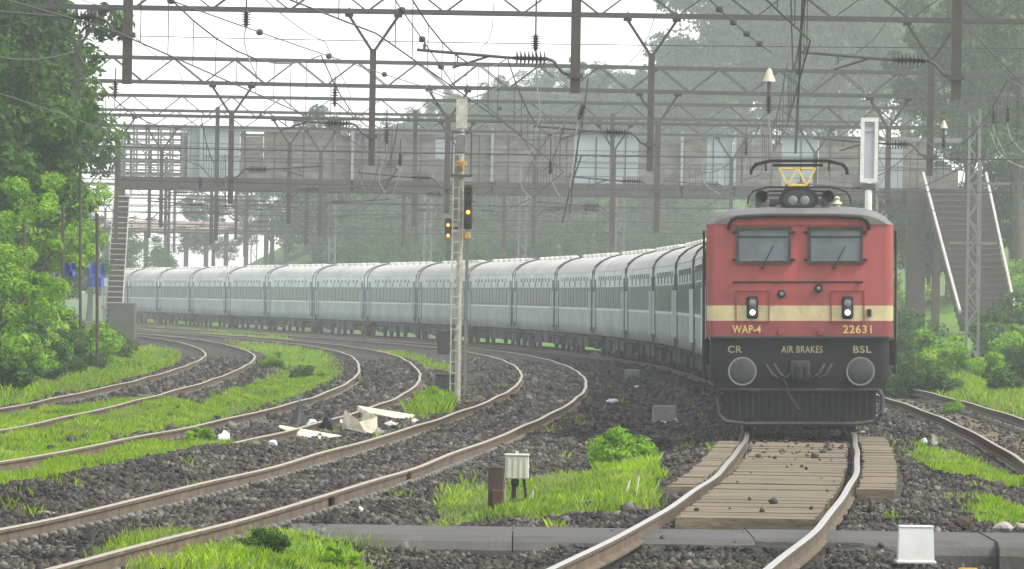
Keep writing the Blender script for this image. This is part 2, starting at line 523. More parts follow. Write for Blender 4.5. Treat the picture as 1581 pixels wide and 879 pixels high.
GRASS = [  # outline on the ground, blades per m2, height, dry share
    ([(-40, 650), (60, 690), (180, 692), (330, 668), (470, 668), (482, 682), (330, 712), (200, 737), (112, 748), (95, 775), (60, 790), (-40, 775)], 380, 0.13, 0.15),
    ([(-40, 662), (110, 640), (250, 622), (400, 592), (500, 558), (520, 590), (440, 622), (330, 655), (150, 682), (60, 690), (-40, 690)], 230, 0.145, 0.15),
    ([(210, 498), (330, 500), (430, 522), (505, 550), (512, 578), (440, 566), (395, 545), (330, 518), (230, 508)], 60, 0.2, 0.15),
    ([(585, 545), (640, 555), (695, 568), (690, 578), (620, 572)], 60, 0.22, 0.1),
    ([(672, 790), (700, 775), (830, 745), (880, 728), (950, 728), (1000, 770), (985, 806), (820, 812), (740, 806)], 480, 0.16, 0.3),
    ([(918, 722), (940, 700), (990, 700), (1010, 720), (990, 745), (940, 745)], 420, 0.24, 0.0),
    ([(170, 858), (260, 842), (400, 836), (520, 838), (575, 860), (580, 900), (120, 900)], 260, 0.13, 0.25),
    ([(1378, 578), (1440, 576), (1600, 580), (1600, 632), (1500, 612), (1382, 592)], 60, 0.28, 0.1),
    ([(1416, 696), (1500, 706), (1572, 722), (1572, 732), (1430, 718)], 380, 0.17, 0.1),
    ([(1490, 782), (1540, 762), (1600, 764), (1600, 790), (1510, 798)], 380, 0.15, 0.1),
    ([(-40, 676), (0, 668), (180, 634), (270, 618), (275, 630), (120, 668), (0, 692), (-40, 695)], 280, 0.17, 0.1),
    ([(90, 735), (200, 712), (340, 686), (470, 660), (500, 655), (480, 676), (330, 708), (200, 738)], 200, 0.15, 0.2),
    ([(632, 640), (650, 616), (690, 618), (700, 640), (660, 650)], 150, 0.26, 0.0),
    ([(0, 560), (120, 560), (200, 540), (270, 545), (255, 570), (160, 600), (60, 622), (0, 632)], 90, 0.26, 0.05),
]
def polygon_world(poly):
    return np.array([site(x, y) for x, y in poly])
def inside(px, py, poly):
    r = np.zeros(len(px), dtype=bool)
    n = len(poly)
    j = n - 1
    for i in range(n):
        xi, yi = poly[i]; xj, yj = poly[j]
        c = ((yi > py) != (yj > py)) & (px < (xj - xi) * (py - yi) / (yj - yi + 1e-12) + xi)
        r ^= c
        j = i
    return r
GW = [(polygon_world(p), n, h, dr) for p, n, h, dr in GRASS]

def vnoise(x, y, seed=0):
    """smooth value noise"""
    r = np.random.default_rng(seed).random((64, 64))
    xi, yi = np.floor(x).astype(int), np.floor(y).astype(int)
    fx, fy = x - xi, y - yi
    fx, fy = fx * fx * (3 - 2 * fx), fy * fy * (3 - 2 * fy)
    a, b = r[xi % 64, yi % 64], r[(xi + 1) % 64, yi % 64]
    c, d = r[xi % 64, (yi + 1) % 64], r[(xi + 1) % 64, (yi + 1) % 64]
    return a * (1 - fx) * (1 - fy) + b * fx * (1 - fy) + c * (1 - fx) * fy + d * fx * fy

def gz(x, d):
    """height of the ground"""
    x, d = np.asarray(x, float), np.asarray(d, float)
    u = x - M(d)
    z = np.full(np.shape(u), -0.34)
    for k in OFF:
        o = np.abs(u - smooth_off(k, d))
        bed = ZT[k] - 0.165
        wgt = np.clip((2.3 - o) / 0.9, 0, 1)
        wgt = wgt * wgt * (3 - 2 * wgt)
        z = z * (1 - wgt) + bed * wgt
    rr = np.clip((u - 2.6) / 1.2, 0, 1)
    z = z - 0.12 * rr
    # banks: wooded slope on the left, low rise on the right
    fo = smooth_off('first', d)
    l = np.clip((fo - 2.2 - u) / 6.0, 0, 3)
    z = z + 0.5 * l + 0.2 * l * l * (l < 3) + 0.2 * 9 * (l >= 3)
    r_ = np.clip((u - 7.2) / 6.0, 0, 4)
    z = z + 0.35 * r_ + 0.12 * r_ * r_
    h1 = np.clip((d - 545) / 110, 0, 1); h2 = np.clip((x + 34) / 26, 0, 1)
    z = z + 10.0 * h1 * h1 * (3 - 2 * h1) * h2
    n = vnoise(x * 0.9 + 7, d * 0.5, 3) - 0.5
    inbed = np.zeros(np.shape(u))
    for k in OFF:
        inbed = np.maximum(inbed, np.clip((1.9 - np.abs(u - smooth_off(k, d))) / 0.6, 0, 1))
    z = z + n * 0.22 * (1 - inbed) + (vnoise(x * 3, d * 2, 5) - 0.5) * 0.06 * (1 - inbed)
    z = z - 0.10 * np.clip((69.2 - d) / 1.0, 0, 1) * np.clip((u + 2.6) / .8, 0, 1)
    dm = np.hypot((u + 2.15) / 1.0, (d - 82) / 9.0)
    z = z + .22 * np.exp(-dm ** 2 * 1.4)
    # cinder bank left of the third track
    o = u - smooth_off('third', d)
    bank = np.exp(-((o + 2.3) / 0.55) ** 2) * np.clip((d - 62) / 6, 0, 1) * np.clip((112 - d) / 15, 0, 1)
    z = z + 0.24 * bank
    return z
def on_ground(px, py):
    x, d = site(px, py)
    for _ in range(6):
        x, d = site(px, py, float(gz(x, d)))
    return Vector((x, d, float(gz(x, d))))

# ------------------------------------------------------------------ ground sheet
ds = np.concatenate([[-60, 0, 30], np.arange(46, 130, 0.4), np.arange(130, 260, 1.0), np.arange(260, 600, 4.0), [620, 640, 660, 700, 760, 820, 900]])
us = np.concatenate([[-400, -250, -150, -90, -60, -45, -36, -30], np.arange(-27, 13, 0.25), [13, 14, 16, 18, 21, 25, 30, 38, 50, 80, 150, 250, 400]])
DD, UU = np.meshgrid(ds, us, indexing='ij')
XX = M(DD) * np.clip(1 - (np.abs(UU) - 60) / 200, 0, 1) + UU
ZZ = gz(XX, DD)
V = np.stack([XX, DD, ZZ], -1).reshape(-1, 3)
nd, nu = len(ds), len(us)
idx = np.arange(nd * nu).reshape(nd, nu)
FQ = np.stack([idx[:-1, :-1], idx[:-1, 1:], idx[1:, 1:], idx[1:, :-1]], -1).reshape(-1, 4)
me = np_mesh('ground', V, FQ, MT['ground'], 4, smooth=True)
cov = np.zeros((len(V), 4), dtype=np.float32)
gx, gd = V[:, 0], V[:, 1]
gu = gx - M(gd)
for poly, n, h, dr in GW:
    cov[:, 0] = np.maximum(cov[:, 0], inside(gx, gd, poly) * (0.9 if n > 100 else 1.0))
cov[:, 0] *= np.where(gd > 450, .6, 1)
lim = smooth_off('first', gd) - 2.3
cov[:, 0] = np.maximum(cov[:, 0], np.clip((lim - gu) / 1.0, 0, 1))
cov[:, 0] = np.maximum(cov[:, 0], np.clip((gu - 7.6) / 1.0, 0, 1))
cov[:, 0] = np.maximum(cov[:, 0], ((gd > 380) & (gu < -2.6)) * 1.0) * np.where(gd > 430, .55, 1)
for k_, w_, d_ in (('first', 1.75, 152), ('second', 1.35, 108)):
    cov[:, 0] *= 1 - ((np.abs(gu - smooth_off(k_, gd)) < w_) & (gd > d_))
cov[:, 1] = np.clip((1.0 - np.abs(gu - smooth_off('right', gd))) / 0.5, 0, 1) * 0.8 * (gd > 90)
pt = (vnoise(gx * 1.4, gd * 0.35, 11) > 0.72) & (np.abs(gu - smooth_off('third', gd)) < 0.8) & (gd > 115)
cov[:, 1] = np.maximum(cov[:, 1], pt * 0.7)
cov[:, 3] = 1
ca = me.color_attributes.new('cover', 'FLOAT_COLOR', 'POINT')
ca.data.foreach_set('color', cov.ravel())
tag(np_obj('ground', me), kind='structure')

# ------------------------------------------------------------------ railway tracks
RAIL = [(-0.07, -0.172), (0.07, -0.172), (0.07, -0.155), (0.012, -0.135), (0.012, -0.045), (0.035, -0.035),
        (0.036, -0.006), (0.026, 0.0), (-0.026, 0.0), (-0.036, -0.006), (-0.035, -0.035), (-0.012, -0.045), (-0.012, -0.135), (-0.07, -0.155)]
def rail_mesh(k, side, dd, mats, parent, cant=0.0):
    n = len(RAIL)
    vs, fs, ms = [], [], []
    wob = RNG.normal(0, 1, 4)
    for d in dd:
        u = float(smooth_off(k, d)) + side * 0.873
        j = (0.010 * math.sin(d * 0.23 + wob[0]) + 0.008 * math.sin(d * 0.51 + wob[1])) * (0.3 if k == 'right' else 1)
        h = 0.008 * math.sin(d * 0.33 + wob[2])
        for x, z in RAIL:
            vs.append(P(u + x + j, d, z + ZT[k] + side * cant + h))
    for i in range(len(dd) - 1):
        for a in range(n):
            b = (a + 1) % n
            fs.append((i * n + a, i * n + b, (i + 1) * n + b, (i + 1) * n + a))
            ms.append(1 if a in (6, 7, 8) else 0)
    mb = MB(); mb.v = vs; mb.f = fs; mb.m = ms
    return mb.build('rail', mats, parent)

sleeper_mb = MB().bbox((0, 0, -0.255), (2.7, 0.25, 0.2), 0.02)
for _s in (-1, 1):
    for _e in (-.1, .1):
        sleeper_mb.bbox((_s * .873 + _e, 0, -0.14), (.09, .12, .07), .02)
tracks = {
    'main': (MT['rail_shine'], 47, 'railway track under the red locomotive, with timber crossing deck between its rails'),
    'third': (MT['rail_top'], 47, 'curving rusty track beside the train, in dark ballast past the signal mast'),
    'second': (MT['rail_top'], 76, 'rusty track half sunk in grass, its bend behind the cardboard rubbish'),
    'first': (MT['rail_top'], 76, 'rusty track along the leafy bank, bending below the bridge stair'),
    'right': (MT['rail_top'], 76, 'sandy track on the other side of the locomotive, beside bright grass'),
}
sleeper0 = None
for k, (top, d0, lab) in tracks.items():
    T = empty('railway_track', P(0, 100, 0), 0, lab, 'railway track', 'railway tracks curving side by side')
    Tinv = Matrix.Translation(-Vector(T.location))
    dd = np.concatenate([np.arange(d0, 130, 1.0), np.arange(130, 260, 2.0), np.arange(260, 561, 5.0)])
    for side in (-1, 1):
        r = rail_mesh(k, side, dd, [MT['rust'], top], T, 0.0137 if k == 'main' else 0)
        r.data.transform(Tinv)
    nd_ = 0
    d = {'third': 56.0, 'main': 113.0}.get(k, d0 + 10.0)
    while nd_ < 96:
        if sleeper0 is None:
            sleeper0 = sleeper_mb.build('sleeper', MT['sleeper'], T)
            s = sleeper0
        else:
            s = sleeper0.copy(); COL.objects.link(s); s.parent = T
        s.location = P(float(smooth_off(k, d)), d, ZT[k] - (.15 if k == 'right' else 0) + random.uniform(-.004, .004)) - Vector(T.location)
        s.rotation_euler = (0, 0, -math.atan(slope(d)) + random.uniform(-.02, .02))
        nd_ += 1
        d += 0.66 if k in ('main', 'third') else 1.15

    if k == 'third':
        for px, py in ((548, 776), (655, 737)):
            x, d = site(px, py, -.1)
            MB().box(P(float(smooth_off(k, d)) + .873 + .03, d, -.075) - Vector(T.location), (.03, 1.1, .10)).box(P(float(smooth_off(k, d)) + .873 - .03, d, -.075) - Vector(T.location), (.03, 1.1, .10)).build('fishplate', MT['brown'], T)
# check rails and timber crossing decks
def deck(name, u0, u1, d0, d1, z, lab, pl=0.9):
    mb = MB()
    d = d0
    while d < d1:
        e = min(d + pl, d1)
        a, b = P(u0, d), P(u1, d)
        c, f = P(u1, e - 0.02), P(u0, e - 0.02)
        dz = random.uniform(-0.012, 0.012)
        t = 0.14
        vs = [(p.x + random.uniform(-.03, .03), p.y, z + dz) for p in (a, b, c, f)] + [(p.x, p.y, z + dz - t) for p in (a, b, c, f)]
        mb.add(vs, [(0, 1, 2, 3), (7, 6, 5, 4), (0, 4, 5, 1), (1, 5, 6, 2), (2, 6, 7, 3), (3, 7, 4, 0)])
        d = e
    return tag(mb.build(name, MT['plank']), lab, 'crossing deck', 'timber crossing decks at the main track')
deck('crossing_deck', -0.70, 0.72, 72.6, 112.5, -0.035, 'wide timber crossing deck lying between the two rails before the locomotive')
deck('crossing_deck', -1.28, -0.96, 84.5, 112, -0.035, 'narrow timber deck strip outside the rail, on the side of the grass mound')
deck('crossing_deck', 0.96, 1.40, 84.5, 118, -0.035, 'narrow timber deck strip outside the rail, on the side of the white track box')

# low concrete duct that crosses under the rails
mb = MB()
prof_k = [(-1.5, -0.6), (-1.5, -0.27), (-1.42, -0.19), (-1.15, -0.14), (1.3, -0.13), (1.6, -0.165), (1.6, -0.6)]
xs = np.arange(-2.3, 9.6, 2.35)
for i in range(len(xs) - 1):
    y0 = 70.3 + 0.25 * math.sin(xs[i] * 0.7)
    for j in range(1):
        dz = random.uniform(-.012, .012)
        mb.prism([(y0 + p, q + dz) for p, q in prof_k], xs[i], xs[i + 1] - 0.012, axis='X')
tag(mb.build('concrete_duct', MT['concrete']), 'long low grey concrete cable duct crossing under the rails of the main track', 'cable duct')

# ------------------------------------------------------------------ lettering
def lettering(text, x, z, h, mat, parent, y=-0.012, width=None, name='lettering'):
    cu = bpy.data.curves.new(name, 'FONT')
    cu.body = text
    cu.size = h / 0.69
    cu.extrude = 0.004
    cu.offset = 0.003
    cu.align_x = 'CENTER'
    cu.space_character = 1.1
    tmp = bpy.data.objects.new(name, cu)
    COL.objects.link(tmp)
    dg = bpy.context.evaluated_depsgraph_get()
    me = bpy.data.meshes.new_from_object(tmp.evaluated_get(dg))
    bpy.data.objects.remove(tmp)
    me.materials.clear()
    me.materials.append(mat)
    co = np.empty(len(me.vertices) * 3)
    me.vertices.foreach_get('co', co)
    co = co.reshape(-1, 3)
    sx = 1.0
    if width:
        sx = width / (co[:, 0].max() - co[:, 0].min())
    out = np.stack([co[:, 0] * sx + x, -co[:, 2] + y, co[:, 1] + z - h / 2], -1)
    me.vertices.foreach_set('co', out.ravel())
    o = bpy.data.objects.new(name, me)
    COL.objects.link(o)
    o.parent = parent
    return o

# ------------------------------------------------------------------ locomotive
CANT = -0.0150
def build_locomotive():
    d0 = 117.0
    L = 18.4
    R_ = empty('locomotive', P(0, d0, 0), 0, 'red electric locomotive with a cream band, leading the train towards the viewer', 'locomotive')
    R_.rotation_euler = (0, CANT, -math.atan(slope(d0 + 5)))
    def plan(mb, hw, y0, y1, z0, z1, ch=0.14, hw2=None):
        hw2 = hw if hw2 is None else hw2
        def ring(h, z):
            return [(-h + ch, y0, z), (-h + ch * .45, y0 + ch * .12, z), (-h + ch * .12, y0 + ch * .45, z), (-h, y0 + ch, z), (-h, y1, z),
                    (h, y1, z), (h, y0 + ch, z), (h - ch * .12, y0 + ch * .45, z), (h - ch * .45, y0 + ch * .12, z), (h - ch, y0, z)]
        n = 10
        vs = ring(hw2, z0) + ring(hw, z1)
        fs = [(i, (i + 1) % n, n + (i + 1) % n, n + i) for i in range(n)] + [tuple(range(n)), tuple(range(n, 2 * n))]
        return mb.add(vs, fs)
    plan(MB(), 1.535, 0, L, 2.118, 3.45).build('cab_body', MT['red'], R_, 0.6)
    plan(MB(), 1.535, 0, L, 1.868, 2.118).build('cream_band', MT['cream'], R_, 0.6)
    plan(MB(), 1.535, 0, L, 1.60, 1.868).build('lower_band', MT['darkred'], R_, 0.6)
    ap = plan(MB(), 1.47, 0.03, L, 0.95, 1.60)
    plan(ap, 1.47, 0.03, L, 0.74, 0.95, 0.14, 1.38)
    ap.build('apron', MT['black'], R_, 0.6)
    MB().box((0, -0.02, 1.60), (2.86, 0.05, 0.03)).build('apron_edge', MT['blackgrey'], R_)
    # roof: lofted rings
    def roof_ring(y, hw, z0, rise):
        pts = []
        for i in range(17):
            a = -1 + 2 * i / 16
            x = hw * (1 if a > 0 else -1) * (abs(a) ** 0.8)
            pts.append((x, y, z0 + rise * (1 - abs(a) ** 5)))
        return pts
    rings = [roof_ring(-0.015, 1.44, 3.45, 0.18), roof_ring(0.03, 1.50, 3.45, 0.22), roof_ring(0.14, 1.545, 3.45, 0.27), roof_ring(0.5, 1.55, 3.45, 0.30), roof_ring(L, 1.55, 3.45, 0.30)]
    mb = MB()
    vs = [p for r in rings for p in r]
    fs = []
    for i in range(len(rings) - 1):
        for k in range(16):
            fs.append((i * 17 + k, i * 17 + k + 1, (i + 1) * 17 + k + 1, (i + 1) * 17 + k))
        fs.append((i * 17, (i + 1) * 17, (i + 1) * 17 + 16, i * 17 + 16))
    fs += [tuple(range(17)), tuple(range(4 * 17, 5 * 17))]
    mb.add(vs, fs).build('roof', MT['roofgrey'], R_, 0.7)
    # visor
    vis = [(-1.17, -0.05, 3.360), (-1.16, -0.07, 3.450), (-1.12, -0.09, 3.520), (-1.03, -0.10, 3.565), (-0.5, -0.11, 3.590), (0.5, -0.11, 3.590), (1.0, -0.10, 3.565), (1.09, -0.09, 3.520), (1.13, -0.07, 3.450), (1.14, -0.05, 3.360)]
    mb = MB().tube(vis, 0.03, 6)
    for a, b in zip(vis[:-1], vis[1:]):
        a, b = Vector(a), Vector(b)
        mb.add([a, b, Vector((b.x, 0.02, b.z + .012)), Vector((a.x, 0.02, a.z + .012))], [(0, 1, 2, 3)])
    mb.build('visor', MT['black'], R_, 0.8)
    MB().prism([(-1.12, 3.44), (1.09, 3.44), (1.07, 3.52), (.98, 3.56), (.5, 3.585), (-.5, 3.585), (-1.0, 3.56), (-1.1, 3.52)], -.028, .1).build('header_panel', MT['red'], R_)
    # windscreens
    for x0, x1 in ((-1.02, -0.17), (0.16, 1.01)):
        z0, z1 = 2.83, 3.38
        cx, cz = (x0 + x1) / 2, (z0 + z1) / 2
        fr = MB()
        for zz, hh in ((z0, 0.05), (z1, 0.06)):
            fr.box((cx, -0.018, zz), (x1 - x0 + 0.06, 0.07, hh))
        for xx in (x0, x1):
            fr.box((xx, -0.016, cz), (0.045, 0.066, z1 - z0 - 0.04))
        wf = fr.build('windscreen', MT['blackgrey'], R_)
        MB().box((cx, -0.004, cz), (x1 - x0, 0.03, z1 - z0)).build('glass', MT['glass'], wf)
        MB().box((cx, -0.03, z1 - 0.135), (x1 - x0 - 0.05, 0.02, 0.022)).build('crossbar', MT['black'], wf)
        mb = MB().bar((cx - 0.02, -0.06, z0 - 0.09), (cx + 0.16, -0.055, z0 + 0.27), 0.016)
        mb.box((cx - 0.02, -0.05, z0 - 0.09), (0.05, 0.05, 0.05))
        mb.build('wiper', MT['black'], wf)
        for sx in (x0 - .06, x1 + .06):
            mb = MB()
            for zz in (z0 + .04, z1 - .06):
                mb.box((sx, -0.02, zz), (0.07, 0.05, 0.035))
            build_each(mb, 'hinge', MT['black'], wf)
        MB().bar((x0 + .04, -.05, z0 + .03), (x1 - .05, -.05, z0 + .035), .018).build('wiper_blade', MT['galv'], wf)
    # grab rail under the windows
    mb = MB().tube([(-1.10, -0.07, 2.505), (1.04, -0.07, 2.505)], 0.02, 6)
    for x in (-1.06, -0.36, 0.34, 1.0):
        mb.box((x, -0.035, 2.505), (0.03, 0.07, 0.03))
    mb.build('grab_rail', MT['black'], R_)
    # lamp panels with twin lamps
    for cx in (-0.775, 0.785):
        pn = MB()
        z0, z1, hw = 1.85, 2.36, 0.27
        for xx in (cx - hw, cx + hw):
            pn.box((xx, -0.003, (z0 + z1) / 2), (0.016, 0.03, z1 - z0))
        for zz in (z0, z1):
            pn.box((cx, -0.002, zz), (2 * hw + .016, 0.032, 0.016))
        p = pn.build('lamp_panel', MT['darkred'], R_)
        MB().bbox((cx, -0.02, 2.085), (0.19, 0.07, 0.37), 0.03).build('lamp_box', MT['black'], p)
        MB().bbox((cx, -0.05, 2.085), (0.13, 0.04, 0.30), 0.02).build('lamp_bezel', MT['steel'], p)
        MB().lathe([(0.0, -0.085), (0.055, -0.08), (0.062, -0.06)], (cx, 0, 2.16), 'Y', 14).build('lamp_lens', MT['lens'], p)
        MB().lathe([(0.0, -0.085), (0.038, -0.08), (0.048, -0.06)], (cx, 0, 2.005), 'Y', 14).build('lit_lamp', MT['lamp_on'], p)
    for x, z in ((-0.30, 2.31), (0.31, 2.40)):
        lp = MB().lathe([(0.0, -0.06), (0.045, -0.07), (0.065, -0.06), (0.07, 0.0)], (x, 0, z), 'Y', 14).build('marker_lamp', MT['black'], R_, 0.6)
        MB().lathe([(0.0, -0.078), (0.032, -0.072), (0.036, -0.06)], (x, 0, z), 'Y', 12).build('marker_lens', MT['lens'], lp)
    for x in (-0.32, 0.34):
        MB().lathe([(0.0, -0.03), (0.05, -0.028), (0.06, 0.0)], (x, 0, 1.68), 'Y', 12).build('socket_cover', MT['darkred'], R_)
    MB().box((1.14, -0.01, 2.0), (0.07, 0.03, 0.12)).build('socket', MT['black'], R_)
    # lettering
    lettering('WAP-4', -0.87, 1.73, 0.125, MT['yellow'], R_, width=0.47)
    lettering('22631', 0.96, 1.73, 0.125, MT['yellow'], R_, width=0.47)
    lettering('CR', -1.07, 1.40, 0.11, MT['paleyellow'], R_, y=0.02, width=0.23)
    lettering('AIR BRAKES', 0.04, 1.40, 0.11, MT['paleyellow'], R_, y=0.02, width=0.68)
    lettering('BSL', 1.02, 1.40, 0.11, MT['paleyellow'], R_, y=0.02, width=0.30)
    # buffers
    for x in (-0.94, 0.99):
        b = MB().lathe([(0.17, 0.1), (0.19, 0.0), (0.15, -0.05), (0.13, -0.30)], (x, 0, 1.04), 'Y', 20).build('buffer', MT['blackgrey'], R_, 0.6)
        MB().lathe([(0.06, -0.28), (0.16, -0.34), (0.225, -0.37), (0.23, -0.40), (0.20, -0.415), (0.12, -0.425), (0.0, -0.43)], (x, 0, 1.04), 'Y', 28).build('buffer_head', MT['buffer'], b, 0.5)
        MB().lathe([(0.212, -0.412), (0.228, -0.418), (0.236, -0.40), (0.232, -.38)], (x, 0, 1.04), 'Y', 28).build('buffer_ring', MT['galv'], b, 0.5)
    # coupler and hoses
    cp = MB().bbox((0.0, 0.0, 1.05), (0.34, 0.2, 0.34), 0.03).build('coupler', MT['blackgrey'], R_)
    MB().bbox((-0.02, -0.24, 1.02), (0.12, 0.36, 0.24), 0.03).bbox((0.09, -0.3, 1.03), (0.06, 0.2, 0.2), 0.02).build('coupler_hook', MT['black'], cp)
    for x, s in ((-0.55, 1), (-0.42, 1), (0.40, -1), (0.52, -1)):
        MB().tube([(x, 0.02, 1.14), (x, -0.12, 1.15), (x + 0.04 * s, -0.2, 1.08), (x + 0.1 * s, -0.22, 0.98), (x + 0.2 * s, -0.2, 0.93), (x + .27 * s, -.15, 1.0)], 0.022, 7).build('brake_hose', MT['blackgrey'], R_, 1)
    MB().tube([(-.30, -.1, 1.0), (-.24, -.24, .86), (-.16, -.28, .62), (-.02, -.26, .42), (.0, -.2, .40)], 0.02, 6).build('brake_hose', MT['blackgrey'], R_, 1)
    # cow catcher
    cc = MB()
    fr = [(-1.30, -0.12, 0.73), (1.30, -0.12, 0.73)]
    cc.tube(fr, 0.035, 6)
    cc.tube([(-1.30, -0.12, 0.73), (-1.36, -0.14, 0.62), (-1.34, -0.18, 0.34), (-1.22, -0.22, 0.22), (-0.9, -0.24, 0.18), (0.95, -0.24, 0.18), (1.22, -0.22, 0.22), (1.34, -0.18, 0.34), (1.36, -0.14, 0.62), (1.30, -0.12, 0.73)], 0.04, 6)
    cf = cc.build('cowcatcher', MT['blackgrey'], R_, 0.8)
    g = MB()
    for i in range(23):
        x = -1.21 + i * 0.11
        g.bar((x, -0.11, 0.72), (x * 0.99, -0.21, 0.2), 0.016)
    for i in range(5):
        zz = 0.28 + i * 0.09
        g.bar((-1.3, -0.2 + i * 0.018, zz), (1.3, -0.2 + i * 0.018, zz), 0.012)
    g.build('grille', MT['black'], cf)
    MB().box((0, 0.15, 0.47), (2.5, 0.05, 0.5)).build('guard_plate', MT['black'], R_)
    # underframe, bogies, wheels
    MB().box((0, L / 2 + .6, 0.85), (2.5, L - 1.5, 0.4)).build('underframe', MT['under'], R_)
    for yc in (4.0, L - 4.0):
        bg_ = MB().box((-1.13, yc, 0.55), (0.14, 4.6, 0.35)).box((1.13, yc, 0.55), (0.14, 4.6, 0.35)).box((0, yc - 2.2, 0.55), (2.1, 0.2, 0.3)).build('bogie', MT['under'], R_)
        for dy in (-1.7, 0, 1.7):
            wl = MB().tube([(-0.8, yc + dy, 0.546), (0.8, yc + dy, 0.546)], 0.09, 8)
            for s in (-1, 1):
                wl.lathe([(0.0, -0.065), (0.5, -0.065), (0.546, -0.06), (0.546, 0.04), (0.575, 0.045), (0.57, 0.07), (0.0, 0.07)], (s * 0.873, yc + dy, 0.546), 'X', 24)
            wl.build('wheelset', MT['blackgrey'], bg_, 0.5)
    # side doors, handrails and grilles
    for s in (-1, 1):
        for y in (1.3, L - 1.3):
            dr = MB().box((s * 1.537, y, 2.35), (0.03, 0.62, 1.6)).build('side_door', MT['darkred'], R_)
            MB().box((s * 1.55, y, 2.85), (0.02, 0.4, 0.45)).build('door_glass', MT['glass'], dr)
            for e in (-.4, .4):
                MB().tube([(s * 1.60, y + e, 1.2), (s * 1.60, y + e, 2.9)], 0.017, 6).build('handrail', MT['galv'], dr)
        MB().tube([(s * 1.56, 0.16, 1.0), (s * 1.575, 0.16, 1.3), (s * 1.575, 0.16, 3.35)], 0.022, 6).build('corner_rail', MT['black'], R_)
        gr = MB()
        for i in range(6):
            gr.box((s * 1.54, 4.4 + i * 1.9, 2.75), (0.03, 1.3, 0.5))
        build_each(gr, 'side_grille', MT['blackgrey'], R_)
        MB().bbox((s * 1.545, .55, 1.35), (.13, .1, .42), .02).build('step_plate', MT['black'], R_)
    # roof fittings
    hl = MB()
    prof = []
    for i in range(24):
        a = 2 * PI * i / 24
        prof.append((0.325 * math.cos(a) * (1.0 if math.sin(a) > -0.3 else 0.95), max(0.225 * math.sin(a), -0.15) ))
    hl.prism([(x - 0.02, z + 3.86) for x, z in prof], 0.22, 0.72)
    h = hl.build('headlight', MT['black'], R_, 0.6)
    MB().prism([(x * 0.8 - 0.02, z * 0.72 + 3.86) for x, z in prof], 0.2, 0.24).build('headlight_glass', MT['blackgrey'], h, 0.6)
    for sx in (-0.115, 0.085):
        MB().lathe([(0.0, 0.185), (0.06, 0.19), (0.085, 0.205)], (sx, 0, 3.85), 'Y', 18).build('headlight_lens', MT['lens'], h)
    MB().box((-.02, .5, 3.70), (.62, .5, .12)).build('headlight_seat', MT['roofgrey'], R_)
    for x, s in ((-0.63, -1), (0.46, 1)):
        hn = MB().lathe([(0.0, 0.30), (0.06, 0.27), (0.085, 0.22), (0.105, 0.2), (0.105, 0.24), (0.06, 0.5), (0.05, 0.8)], (x, 0, 3.91), 'Y', 18)
        hn = hn.build('horn', MT['black'], R_, 0.6)
        MB().box((x, 0.45, 3.76), (0.2 if s < 0 else .1, 0.2, 0.16)).build('horn_bracket', MT['roofgrey'], hn)
    MB().lathe([(.04, 3.66), (.05, 3.78), (.09, 3.80), (.03, 3.86), (.05, 3.9), (0, 3.93)], (.62, .8, 0), 'Z', 10).build('roof_insulator', MT['bell'], R_)
    # folded pantograph
    pg = MB().box((-0.45, 2.9, 3.86), (0.08, 2.2, 0.07)).box((0.45, 2.9, 3.86), (0.08, 2.2, 0.07)).box((0, 1.9, 3.86), (1.0, 0.08, 0.07)).box((0, 3.9, 3.86), (1.0, 0.08, 0.07)).build('pantograph', MT['steel_rust'], R_)
    for x in (-.45, .45):
        for y in (2.0, 3.8):
            MB().lathe([(.05, 3.72), (.09, 3.74), (.05, 3.76), (.09, 3.78), (.05, 3.80), (.07, 3.83)], (x, y, 0), 'Z', 10).build('foot_insulator', MT['insul'], pg)
    def bow(y, z, hw, dz, r):
        pts = [(-hw, y, z - dz), (-hw * 0.985, y, z - dz * 0.6), (-hw * 0.9, y, z - dz * 0.25), (-hw * 0.74, y, z - 0.03), (-hw * 0.6, y, z), (hw * 0.6, y, z), (hw * 0.74, y, z - 0.03), (hw * 0.9, y, z - dz * 0.25), (hw * 0.985, y, z - dz * 0.6), (hw, y, z - dz)]
        return MB().tube(pts, r, 6)
    for y, z, hw, dz, dx in ((2.75, 4.56, 0.82, 0.24, 0), (3.1, 4.545, 0.80, 0.22, 0)):
        bow(y, z, hw, dz, 0.02).build('contact_strip', MT['black'], pg, 1)
    bow(2.2, 4.10, 0.86, 0.28, 0.018).build('lower_bow', MT['black'], pg, 1)
    MB().bar((-0.56, 2.9, 4.56), (-0.56, 2.9, 4.38), 0.03).bar((0.5, 2.9, 4.56), (0.5, 2.9, 4.38), 0.03).bar((-0.45, 2.9, 4.48), (0.4, 2.9, 4.48), 0.05).build('head_frame', MT['black'], pg)
    ys = MB()
    for a, b in (((-0.34, 4.42), (-0.18, 4.14)), ((-0.18, 4.14), (-0.03, 4.44)), ((-0.03, 4.44), (0.12, 4.14)), ((0.12, 4.14), (0.27, 4.42)), ((-0.34, 4.42), (-0.1, 4.42)), ((0.03, 4.42), (0.27, 4.42)), ((-.18, 4.14), (.12, 4.14))):
        ys.bar((a[0], 2.6, a[1]), (b[0], 2.6, b[1]), 0.032)
    ys.box((-.03, 2.62, 4.13), (.2, .06, .06))
    ys.build('pantograph_arm', MT['yellow_arm'], pg)
    MB().tube([(-0.2, 2.6, 4.14), (-0.3, 3.9, 3.9)], 0.03, 6).tube([(0.14, 2.6, 4.14), (0.25, 3.9, 3.9)], 0.03, 6).build('lower_arm', MT['steel_rust'], pg)
    MB().bar((-0.5, 1.5, 3.80), (-.15, 1.5, 3.95), .05).bar((-.6, 1.4, 3.95), (.5, 1.4, 3.95), .04).build('roof_busbar', MT['blackgrey'], R_)
